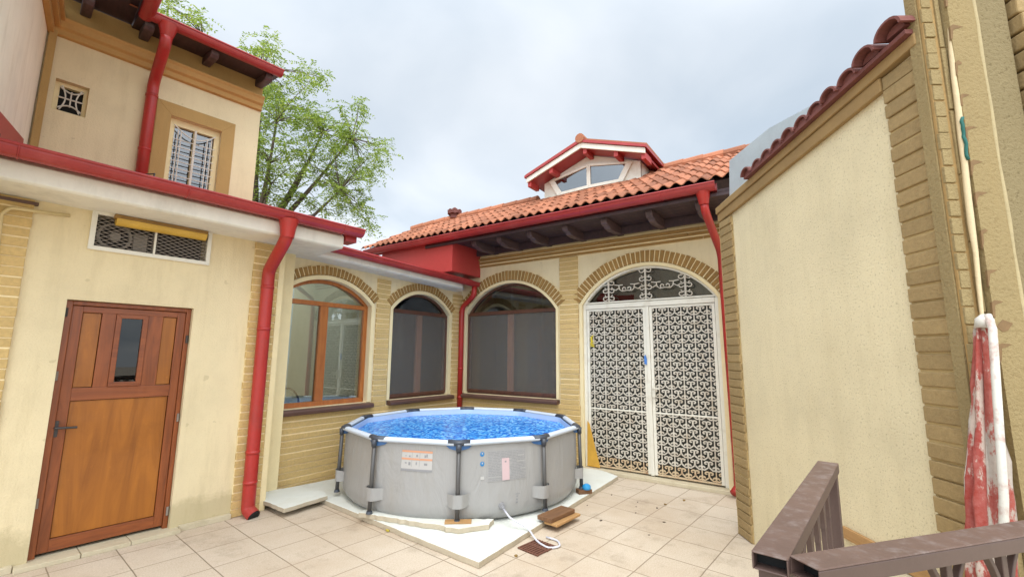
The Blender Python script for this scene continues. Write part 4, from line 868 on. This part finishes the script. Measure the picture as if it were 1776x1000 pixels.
# ------------------------------------------------------------------ the pool
PX, PY, PR, PT_, PB = -.604, 5.985, 1.462, .83, .075
pool = thing('frame_pool', 'round grey frame pool with dark legs and bright blue water', 'pool', (PX, PY, 0), 90)
PH = R(-122.02); NS = 10
def pol(r, t): return (r*math.cos(t), r*math.sin(t))
NA = 120
def rad(t, z):
    k = ((t-PH) % (2*math.pi/NS))/(2*math.pi/NS)-.5
    dec = math.cos(math.pi/NS)/math.cos((k)*2*math.pi/NS)          # straight between the legs
    f = max(0, min(1, (z-PB)/(PT_-PB)))
    rr_ = PR*(.985*(dec*f+(1-f)*.995))
    bulge = .012*math.sin(math.pi*min(1, (1-f)*1.05))*(.6+.4*math.cos(2*math.pi*k))
    b0 = .06*max(0, 1-f/.14)**2
    return rr_+bulge-b0+.004*math.sin(9*t+5*z)*(1-f)
mb = MB(); zs_ = [PB, PB+.012, PB+.035, PB+.08]+[PB+.08+(PT_-.02-PB-.08)*k/9 for k in range(1, 10)]
for z in zs_:
    for j in range(NA): mb.v.append((*pol(rad(2*math.pi*j/NA, z), 2*math.pi*j/NA), z))
for k in range(len(zs_)-1):
    for j in range(NA): a0 = k*NA+j; a1 = k*NA+(j+1) % NA; mb.f.append((a0, a1, a1+NA, a0+NA)); mb.m.append(0)
mb.f.append(tuple(reversed(range(NA)))); mb.m.append(0)
mb.build('wall', 'pool_wall', pool, smooth=True)
mb = MB(); ins = [(z, .045) for z in (.60, .70, .80)]
for z, off in ins:
    for j in range(NA): mb.v.append((*pol(rad(2*math.pi*j/NA, PT_)-off-(PT_-z)*.12, 2*math.pi*j/NA), z))
for k in range(2):
    for j in range(NA): a0 = k*NA+j; a1 = k*NA+(j+1) % NA; mb.f.append((a0, a1, a1+NA, a0+NA)); mb.m.append(0)
mb.build('inner_liner', 'pool_in', pool, smooth=True)
mb = MB(); zw = .735; mb.f.append(tuple(range(NA))); mb.m.append(0)
for j in range(NA): mb.v.append((*pol(rad(2*math.pi*j/NA, PT_)-.05, 2*math.pi*j/NA), zw))
mb.build('water', 'water', pool)
verts = [PH+k*2*math.pi/NS for k in range(NS)]
for k in range(NS):
    t0, t1 = verts[k], verts[(k+1) % NS]
    p0, p1 = Vector((*pol(PR, t0), PT_-.025)), Vector((*pol(PR, t1), PT_-.025)); dd = (p1-p0)
    mb = MB()
    # rim sleeve: flattened tube
    n = 12; i = len(mb.v); nrm = Vector((math.cos((t0+2*math.pi/NS/2+0)), math.sin(t0+math.pi/NS), 0)); nrm = Vector((math.cos(t0+math.pi/NS), math.sin(t0+math.pi/NS), 0))
    for q in (p0+dd*.05, p1-dd*.05):
        for j in range(n): a_ = 2*math.pi*j/n; mb.v.append(tuple(q+nrm*(.038*math.cos(a_)-.012)+Vector((0, 0, .027*math.sin(a_)))))
    for j in range(n): mb.f.append((i+j, i+(j+1) % n, i+n+(j+1) % n, i+n+j)); mb.m.append(0)
    mb.build('rim_tube', 'pool_rim', pool, smooth=True)
    # leg
    t = t0; e = Vector((math.cos(t), math.sin(t), 0)); tg = Vector((-math.sin(t), math.cos(t), 0))
    front = math.sin(t) < .1
    mb = MB(); a0 = e*(PR+.008); a1 = e*(PR+.03)
    mb.tube([a0+Vector((0, 0, PT_-.05)), a1+Vector((0, 0, .115))], .021, 12)
    lg = mb.build('leg', 'pool_leg', pool, smooth=True)
    mb = MB(); mb.tube([a1+Vector((0, 0, .10)), a1+Vector((0, 0, .125))], [.034, .026], 12); mb.build('foot', 'pool_cap', lg)
    # corner cap along both rim tubes
    dm_ = (Vector((*pol(PR, verts[(k-1) % NS]), 0))-Vector((*pol(PR, t0), 0))).normalized(); dp_ = (Vector((*pol(PR, t1), 0))-Vector((*pol(PR, t0), 0))).normalized()
    cpt = e*(PR-.008)+Vector((0, 0, PT_-.022))
    mb = MB(); L_ = .115; pts = [cpt+dm_*L_, cpt+dm_*.03, cpt, cpt+dp_*.03, cpt+dp_*L_]; n = 12; i = len(mb.v)
    for q in pts:
        for j in range(n): a_ = 2*math.pi*j/n; mb.v.append(tuple(q+e*(.041*math.cos(a_)-.006)+Vector((0, 0, .029*math.sin(a_)))))
    for m_ in range(4):
        for j in range(n): mb.f.append((i+m_*n+j, i+m_*n+(j+1) % n, i+(m_+1)*n+(j+1) % n, i+(m_+1)*n+j)); mb.m.append(0)
    mb.f.append(tuple(i+j for j in range(n))); mb.m.append(0); mb.f.append(tuple(i+4*n+j for j in range(n))); mb.m.append(0)
    mb.tube([e*(PR+.012)+Vector((0, 0, PT_-.03)), e*(PR+.014)+Vector((0, 0, PT_-.10))], [.03, .025], 12)
    cp_ = mb.build('rim_cap', 'pool_cap', pool, smooth=True)
    # blue gusset of the liner below the cap
    mb = MB(); n = 9; top, bot = [], []
    for j in range(n):
        s_ = -1+2*j/(n-1); q = e*(PR-.004) + (dm_ if s_ < 0 else dp_)*abs(s_)*.14; top.append(q+Vector((0, 0, PT_-.04))); bot.append(q+Vector((0, 0, PT_-.045-.045*math.sqrt(max(0, 1-s_*s_)))))
    for j in range(n-1): mb.quad([top[j], top[j+1], bot[j+1], bot[j]])
    for j in range(n-1): mb.quad([top[j]-e*.006, top[j+1]-e*.006, bot[j+1]-e*.006, bot[j]-e*.006])
    mb.build('liner_gusset', 'pool_flap', pool)
    # strap holding the leg
    mb = MB(); n = 20; W_ = .125
    for zz_ in (.222, .285, .348):
        for j in range(n+1):
            s2 = -1+2*j/n; tt = t+s2*W_/PR
            rr_ = rad(tt, zz_)+.003+.076*max(0, min(1, (.82-abs(s2))/.52))**.8
            mb.v.append((*pol(rr_, tt), zz_+(.012 if zz_ < .25 else -.012)*(zz_ != .285)*abs(s2)**2))
    for q_ in (0, 1):
        for j in range(n): mb.f.append((q_*(n+1)+j, q_*(n+1)+j+1, (q_+1)*(n+1)+j+1, (q_+1)*(n+1)+j)); mb.m.append(0)
    mb.build('strap', 'pool_wall', pool, smooth=True)
def decal(mb, d0, d1, z0, z1, lift=.004, n=6):    # patch on the liner, degrees
    i = len(mb.v)
    for z in (z0, (z0+z1)/2, z1):
        for j in range(n+1):
            t = R(d0+(d1-d0)*j/n); mb.v.append((*pol(rad(t, z)+lift, t), z))
    for k in range(2):
        for j in range(n): a0 = i+k*(n+1)+j; mb.f.append((a0, a0+1, a0+n+2, a0+n+1)); mb.m.append(mb.mi)
mb = MB(); mb.mi = 0; decal(mb, -110.0, -96.6, .545, .715); mb.mi = 1
for z in (.698, .628): decal(mb, -110, -96.6, z, z+.018, .006)
mb.mi = 2; decal(mb, -110, -96.6, .525, .546, .005)
for z in (.648, .578):
    for d_ in (-108.4, -106.8, -103.6, -100.0, -99.2): decal(mb, d_, d_+rnd.uniform(.5, .9), z+rnd.uniform(0, .015), z+rnd.uniform(.02, .04), .0065)
    for d_ in (-105.4, -102.0): mb.mi = 3; decal(mb, d_-.1, d_+.1, z-.012, z+.05, .0065); mb.mi = 2
mb.build('instruction_label', ['lbl_pale', 'lbl_orange', 'lbl_line', 'lbl_grey'], pool)
mb = MB(); mb.mi = 0; decal(mb, -74.6, -57.6, .43, .715)
mb.mi = 1
for k in range(19):
    z = .705-k*.0145; x = -74.2
    while x < -58.2:
        e_ = min(x+rnd.uniform(.6, 2.6), -57.9)
        if not (-68.4 < (x+e_)/2 < -65.0 and z < .645): decal(mb, x, e_, z-.0045, z, .0065, 2)
        x = e_+.3
mb.mi = 2; decal(mb, -68.4, -65.2, .435, .64, .007); mb.mi = 1; decal(mb, -67.2, -66.5, .60, .615, .009, 2)
mb.mi = 3; decal(mb, -61.2, -58.4, .655, .660, .008, 2); decal(mb, -61.8, -58.4, .600, .604, .008, 2); decal(mb, -74.4, -68.8, .470, .473, .008, 2); decal(mb, -60.4, -58.0, .53, .534, .008, 2)
mb.build('warning_label', ['lbl_grey', 'lbl_line', 'lbl_pink', 'lbl_pale'], pool)
mb = MB()
for z in (.69, .60):
    i = len(mb.v); t0 = R(-76.7); 
    for j in range(16): a_ = 2*math.pi*j/16; tt = t0+.022*math.cos(a_)/PR*1.0; mb.v.append((*pol(rad(tt, z)+.006, tt), z+.022*math.sin(a_)))
    mb.f.append(tuple(i+j for j in range(16))); mb.m.append(0)
    mb.mi = 1; decal(mb, -76.9, -76.4, z-.002, z+.014, .009, 2); mb.mi = 0
mb.mi = 1; decal(mb, -77.4, -75.9, .455, .485, .006)
mb.build('round_icon', ['lbl_blue', 'lbl_pale'], pool)
mb = MB(); t = R(-68.7); q = Vector((*pol(rad(t, .20), t), .20)); e = Vector((math.cos(t), math.sin(t), 0)); mb.tube([q, q+e*.025], [.034, .03], 14); mb.tube([q+e*.02, q+e*.06-Vector((0, 0, .012))], .017, 10)
mb.build('drain_valve', 'lbl_line', pool, smooth=False)
mb = MB()
for k in range(3): decal(mb, -62.6+.2*k, -61.7, .21+.028*k, .222+.028*k, .005, 2)
decal(mb, -62.8, -60.6, .292, .297, .005, 2); mb.build('small_print', 'lbl_line', pool)
# ------------------------------------------------------------------ foam boards, planks, hose, drain
def board(name, poly, z0, z1, label, cat, mt, rough=.006, step=.07, group=None, bev=.004):
    P = []
    for a_, b_ in zip(poly, poly[1:]+poly[:1]):
        a_, b_ = Vector(a_), Vector(b_); n = max(1, int((b_-a_).length/step))
        for k in range(n):
            q = a_+(b_-a_)*k/n
            P.append((q.x+rnd.uniform(-rough, rough), q.y+rnd.uniform(-rough, rough)))
    cx_ = sum(p_[0] for p_ in P)/len(P); cy_ = sum(p_[1] for p_ in P)/len(P)
    mb = MB(); mb.slab([(p_[0]-cx_, p_[1]-cy_) for p_ in P], 0, z1-z0); me_ = mb
    n = len(P); mb.m[0] = 0; mb.m[1] = 0
    for k in range(2, len(mb.m)): mb.m[k] = 1
    o = mb.build(name, mt, None, bev); o.location = (cx_, cy_, z0); tag(o, label, cat, group); return o
FM = ['foam', 'foam_edge']
board('foam_board', [(-.246, 3.80), (1.46, 6.40), (1.30, 6.70), (-.60, 7.95), (-2.74, 5.72), (-2.30, 5.48)], .002, .05, 'large white foam board lying under the round pool', 'foam board', FM, .004, .12)
board('foam_board', [(-2.70, 5.14), (-2.30, 4.86), (-2.04, 5.30), (-2.14, 5.45), (-2.55, 5.66), (-2.85, 5.42)], .053, .095, 'small white foam offcut in the corner below the orange framed window', 'foam board', FM, .006, .06)
board('foam_board', [(-1.52, 4.76), (-.62, 4.42), (-.60, 4.385), (-.46, 4.36), (-.20, 4.46), (-.16, 4.60), (-.70, 4.62), (-1.42, 4.92)], .052, .098, 'narrow broken white foam strip under the front pool leg', 'foam board', FM, .012, .05)
def plank(name, c_, az_, L_, W_, z0, z1, label, mt, cat='plank', tilt=0):
    mb = MB(); mb.box(-L_/2, L_/2, -W_/2, W_/2, 0, z1-z0); o = mb.build(name, mt, None, .004); o.location = (c_[0], c_[1], z0); o.rotation_euler = (0, R(tilt), R(90-az_)); tag(o, label, cat); return o
plank('wood_plank', (.46, 4.76), 42, .40, .17, .075, .115, 'upper brown wooden plank under the right pool leg', 'plank')
plank('wood_plank', (.52, 4.73), 40, .42, .15, .052, .0745, 'lower thin plank beneath the brown plank at the pool leg', 'plank_pale')
plank('wood_block', (-.49, 4.50), 86, .25, .085, .0985, .116, 'small pale wood strip under the front middle pool leg', 'plank_pale', 'block')
plank('wood_block', (.87, 5.62), 75, .17, .10, .0505, .098, 'small wooden block on foam near the iron gate', 'plank', 'block')
mb = MB(); mb.tube([(0, 0, 0), (0, 0, .02), (0, 0, .045), (0, 0, .062)], [.045, .052, .046, .02], 14); o = mb.build('blue_float', 'blue_plastic', None, .003); o.location = (.90, 5.60, .0985); tag(o, 'round blue plastic float sitting on the small wooden block', 'float')
q = Vector((PX, PY, 0))+Vector((*pol(rad(R(-68.7), .2)+.06, R(-68.7)), .188))
mb = MB(); hp = bend([q, q+Vector((.06, -.12, -.04)), Vector((.16, 4.46, .075)), Vector((.24, 4.28, .02)), Vector((.33, 4.16, .013)), Vector((.44, 4.20, .013)), Vector((.43, 4.33, .013)), Vector((.33, 4.40, .014))], 6, .4)
mb.tube(hp, .0085, 10); tag(mb.build('drain_hose', 'hose', None, smooth=True), 'thin clear hose running from the pool valve to the floor drain', 'hose')
gt = MB(); 
for k in range(8): gt.box(-.13, .13, -.105+k*.03, -.09+k*.03, 0.001, .012)
for x in (-.13, 0, .115): gt.box(x, x+.014, -.11, .12, .0, .010)
o = gt.build('floor_drain', 'grate', None, .002); o.location = (.24, 4.19, .002); o.rotation_euler = (0, 0, R(46)); tag(o, 'rusty slotted drain grate in the paving in front of the foam', 'drain grate')
# fallen leaves and crumbs
def bit(name, x, y, s_, mt, label, cat, grp, z=.002):
    mb = MB(); n = 6
    mb.slab([(s_*rnd.uniform(.6, 1)*math.cos(2*math.pi*k/n), s_*.6*rnd.uniform(.6, 1)*math.sin(2*math.pi*k/n)) for k in range(n)], 0, s_*.25)
    o = mb.build(name, mt, None); o.location = (x, y, z); o.rotation_euler = (rnd.uniform(-.15, .15), rnd.uniform(-.15, .15), rnd.uniform(0, 6)); tag(o, label, cat, grp)
from math import tan
for (x, y) in ((1.22, 5.72), (1.46, 5.46), (1.40, 5.30), (1.34, 5.10), (.92, 4.86), (.86, 5.33), (1.62, 5.26), (1.30, 4.50), (.62, 5.28), (1.55, 4.83)):
    bit('debris', x, y, rnd.uniform(.012, .024), 'debris', 'small dark crumb lying on the paving before the gate', 'debris', 'dark crumbs on the paving')
for (x, y) in ((2.02, 5.53), (1.75, 5.38), (.05, 4.03)):
    bit('dry_leaf', x, y, .03, 'leaf_dry', 'small curled dry leaf lying on the paving slabs', 'leaf', 'dry leaves on the paving')
bit('yellow_leaf', -1.16, 4.56, .055, 'leaf_yel', 'yellow leaf on the paving beside the narrow foam strip', 'leaf', None)
# ------------------------------------------------------------------ railings
def railing(name, label, P0_, P1_, zt, side, end_post, bal):
    P0_, P1_ = Vector(P0_), Vector(P1_); dd = P1_-P0_; L_ = dd.length; azd = math.degrees(math.atan2(dd.x, dd.y))
    t = thing(name, label, 'railing', (P0_.x, P0_.y, 0), azd, 'brown metal stair railings')
    wd, ht = .072, .038; y0, y1 = (-wd/2, wd/2)
    mb = MB(); mb.mi = 0; mb.box(0, L_, y0, y1, zt-.004, zt); mb.mi = 1
    mb.box(.0, L_, y0, y0+.004, zt-ht, zt-.004); mb.box(.0, L_, y1-.004, y1, zt-ht, zt-.004); mb.box(0, L_, y0+.004, y1-.004, zt-ht, zt-ht+.004)
    mb.build('handrail', ['rail', 'rail_side'], t, .003)
    mb = MB(); mb.box(.035, .04, y0+.004, y1-.004, zt-ht+.004, zt-.004); mb.build('tube_inside_shade', 'black', t)  # black sheet standing in for the shade in the hollow tube
    for x in end_post:
        mb = MB(); mb.box(x-.025, x+.025, -.03, .03, .5, zt-ht-.001); mb.build('post', 'rail_side', t, .003)
    mb = MB(); mb.box(.06, L_-.03, -.012, .012, .62, .645); mb.build('bottom_rail', 'rail_side', t, .003)
    for x in bal:
        mb = MB(); mb.box(x-.010, x+.010, -.008, .008, .645, zt-ht-.001)
        for s_ in (-1, 1):
            mb.ribbon([(x+s_*(.012+.05*(k/8)**2), zt-ht-.14+.14*k/8) for k in range(9)], .012, -.008, .008)
            mb.ribbon([(x+s_*(.012+.05*(k/8)**2), .645+.14-.14*k/8) for k in range(9)], .012, -.008, .008)
        mb.build('baluster', 'rail_side', t, .002)
    return t
RZ = 1.22
railing('stair_railing', 'brown stair railing running away from the viewer towards the cream stucco wall', (.572, 1.067, 0), (1.332, 1.971, 0), RZ, 0, (.05, 1.155), (.24, .40, .56, .72, .88, 1.03))
railing('stair_railing', 'brown stair railing crossing in front of the folded red and white parasol', (.626, 1.033, 0), (2.35, 1.545, 0), RZ, 0, (.045,), (.43, .63, .83, 1.03, 1.23, 1.43))
# ------------------------------------------------------------------ folded parasol
par = thing('folded_parasol', 'folded parasol in stained red and white cloth leaning by the pier', 'parasol', (1.945, 1.985, .5), 90)
TOP = 1.33; LX, LY = .195, .06
def cone(mb, t0, t1, prof, mi, n=6, ph=0.0):
    i = len(mb.v)
    for (z, r) in prof:
        f = z/TOP
        for j in range(n+1):
            t = t0+(t1-t0)*j/n; rr_ = .78*r*(.92+.30*math.cos(5*t+ph+z*2.2)+.13*math.sin(9*t+z*7))+.004*math.sin(z*31+t*3)
            mb.v.append((LX*f+rr_*math.cos(t), LY*f+rr_*.8*math.sin(t), z))
    for k in range(len(prof)-1):
        for j in range(n): a0 = i+k*(n+1)+j; mb.f.append((a0, a0+1, a0+n+2, a0+n+1)); mb.m.append(mi)
prof = [(.30, .115), (.36, .110), (.45, .098), (.55, .105), (.62, .094), (.70, .088), (.78, .080), (.86, .070), (.94, .060), (1.02, .052), (1.10, .045), (1.18, .038), (1.25, .032), (1.30, .026), (1.325, .012)]
prof = [(.22, .098), (.30, .100), (.40, .098), (.48, .090), (.56, .092), (.64, .082), (.72, .078), (.80, .066), (.88, .058), (.96, .052), (1.04, .048), (1.12, .042), (1.20, .036), (1.27, .030), (1.31, .024), (1.325, .012)]
for k in range(8):
    mb = MB(); cone(mb, k*math.pi/4, (k+1)*math.pi/4+.02, [(z-0-(.05 if k % 3 == 0 and z < .4 else 0)-(.16 if k % 2 and z < .35 else 0), r) for z, r in prof], 0)
    o = mb.build('cloth_panel', 'cloth_red' if k in (0, 3, 4, 6) else 'cloth_white', par, smooth=True); s_ = o.modifiers.new('thick', 'SOLIDIFY'); s_.thickness = .003
mb = MB(); mb.tube([(-.085, -.10, -.02), (.03, -.085, .6), (.165, -.012, 1.28), (.188, .02, 1.345)], [.016, .015, .015, .013], 12); mb.build('pole', 'pole_white', par, smooth=True)
mb = MB(); mb.tube([(.188, .04, 1.29), (.19, .04, 1.33), (.192, .04, 1.35)], [.036, .032, .012], 12); mb.build('top_cap', 'pole_white', par, smooth=True)
mb = MB(); mb.tube([(0, 0, 0), (0, 0, .04), (0.01, 0.01, .06)], [.17, .16, .04], 20); mb.tube([(0, 0, .04), (.02, .01, .34)], .022, 12); mb.build('foot', 'dark', par)
# ------------------------------------------------------------------ tree
tr = thing('tree', 'leafy green tree with airy crown behind the tall cream house', 'tree', (-6.9, 11.4, 0), 90)
r2 = random.Random(21)
TB = Vector((-6.9, 11.4, 0))
def px(x, y, dist):
    d = rt*((x-888)/778.94)*1.0 - (dn*-1)*((y-500)/778.94) if False else None
    v = ax*((x-888)/778.94) + (-ay)*((y-500)/778.94) + (-az)
    h = math.hypot(v.x, v.y); return Vector((0, 0, EYE))+v*(dist/h)-TB
trunk = MB()
fork = Vector((.15, -.2, 4.1))
trunk.tube([(0, 0, -.1), (.03, -.05, 1.2), (.08, -.1, 2.8), tuple(fork)], [.2, .16, .14, .12], 10)
cl_px = []
zones = [((462, 85), 22, 26, 7), ((478, 150), 40, 34, 14), ((540, 135), 26, 26, 6), ((505, 215), 55, 40, 20), ((560, 235), 50, 38, 18), ((610, 215), 34, 42, 12), ((585, 290), 60, 38, 22), ((500, 290), 55, 40, 18), ((640, 275), 30, 22, 7), ((655, 255), 15, 24, 3), ((560, 345), 62, 30, 17), ((620, 330), 34, 36, 11), ((635, 375), 26, 16, 5), ((480, 340), 36, 26, 10), ((430, 230), 50, 70, 14), ((430, 120), 40, 40, 5), ((310, 20), 30, 14, 4), ((355, 45), 24, 16, 3), ((285, 2), 20, 10, 2), ((400, 300), 60, 70, 10)]
ctr = []
for (cx_, cy_), sx, sy, n in zones:
    for k in range(n):
        a_ = r2.uniform(0, 2*math.pi); q = math.sqrt(r2.random()); ctr.append(px(cx_+sx*q*math.cos(a_), cy_+sy*q*math.sin(a_), 12.2+r2.uniform(-1.2, 1.2)))
limbs = [px(470, 318, 12.2), px(530, 285, 12.4), px(480, 210, 11.9), px(445, 260, 12.5), px(590, 330, 11.8), px(560, 230, 12.5), px(455, 120, 12.0), px(350, 60, 11.8), px(610, 240, 12.1)]
nodes = []
for L_ in limbs:
    mid = fork+(L_-fork)*.5+Vector((r2.uniform(-.15, .15), r2.uniform(-.15, .15), -.12)); pts = bend([fork, mid, L_], 6, .5); k = len(pts)
    trunk.tube(pts, [.075*(1-j/k)+.018 for j in range(k)], 8); nodes += pts[3:]
tw = MB()
lf = MB()
for c_ in ctr:
    nn = min(nodes, key=lambda p_: (p_-c_).length)
    tw.tube([nn, nn+(c_-nn)*.5+Vector((r2.uniform(-.1, .1), r2.uniform(-.1, .1), .06)), c_], [.014, .009, .004], 5, cap=False)
    for s_ in range(r2.randint(8, 11)):     # pinnate sprays
        d_ = Vector((r2.gauss(0, 1), r2.gauss(0, 1), r2.gauss(-.1, .6))).normalized(); b0 = c_+Vector((r2.gauss(0, .10), r2.gauss(0, .10), r2.gauss(0, .09))); Ls = r2.uniform(.22, .42)
        sd_ = d_.cross(Vector((0, 0, 1))); sd_ = sd_.normalized() if sd_.length > .1 else Vector((1, 0, 0))
        for k in range(6):
            for sg in (-1, 1):
                o_ = b0+d_*Ls*(k+1)/6-Vector((0, 0, .10*((k+1)/6)**2)); ld = (sd_*sg+d_*.6+Vector((0, 0, r2.uniform(-.5, .15)))).normalized()*r2.uniform(.06, .105); wv = ld.cross(Vector((r2.gauss(0, .4), r2.gauss(0, .4), 1))).normalized()*ld.length*.22
                lf.quad([o_, o_+ld*.5+wv, o_+ld, o_+ld*.5-wv])
trunk.v += []; tk = trunk.build('trunk', 'bark', tr, smooth=True); tw.build('twigs', 'bark', tk, smooth=True)
lf.build('crown', 'leaf', tr)
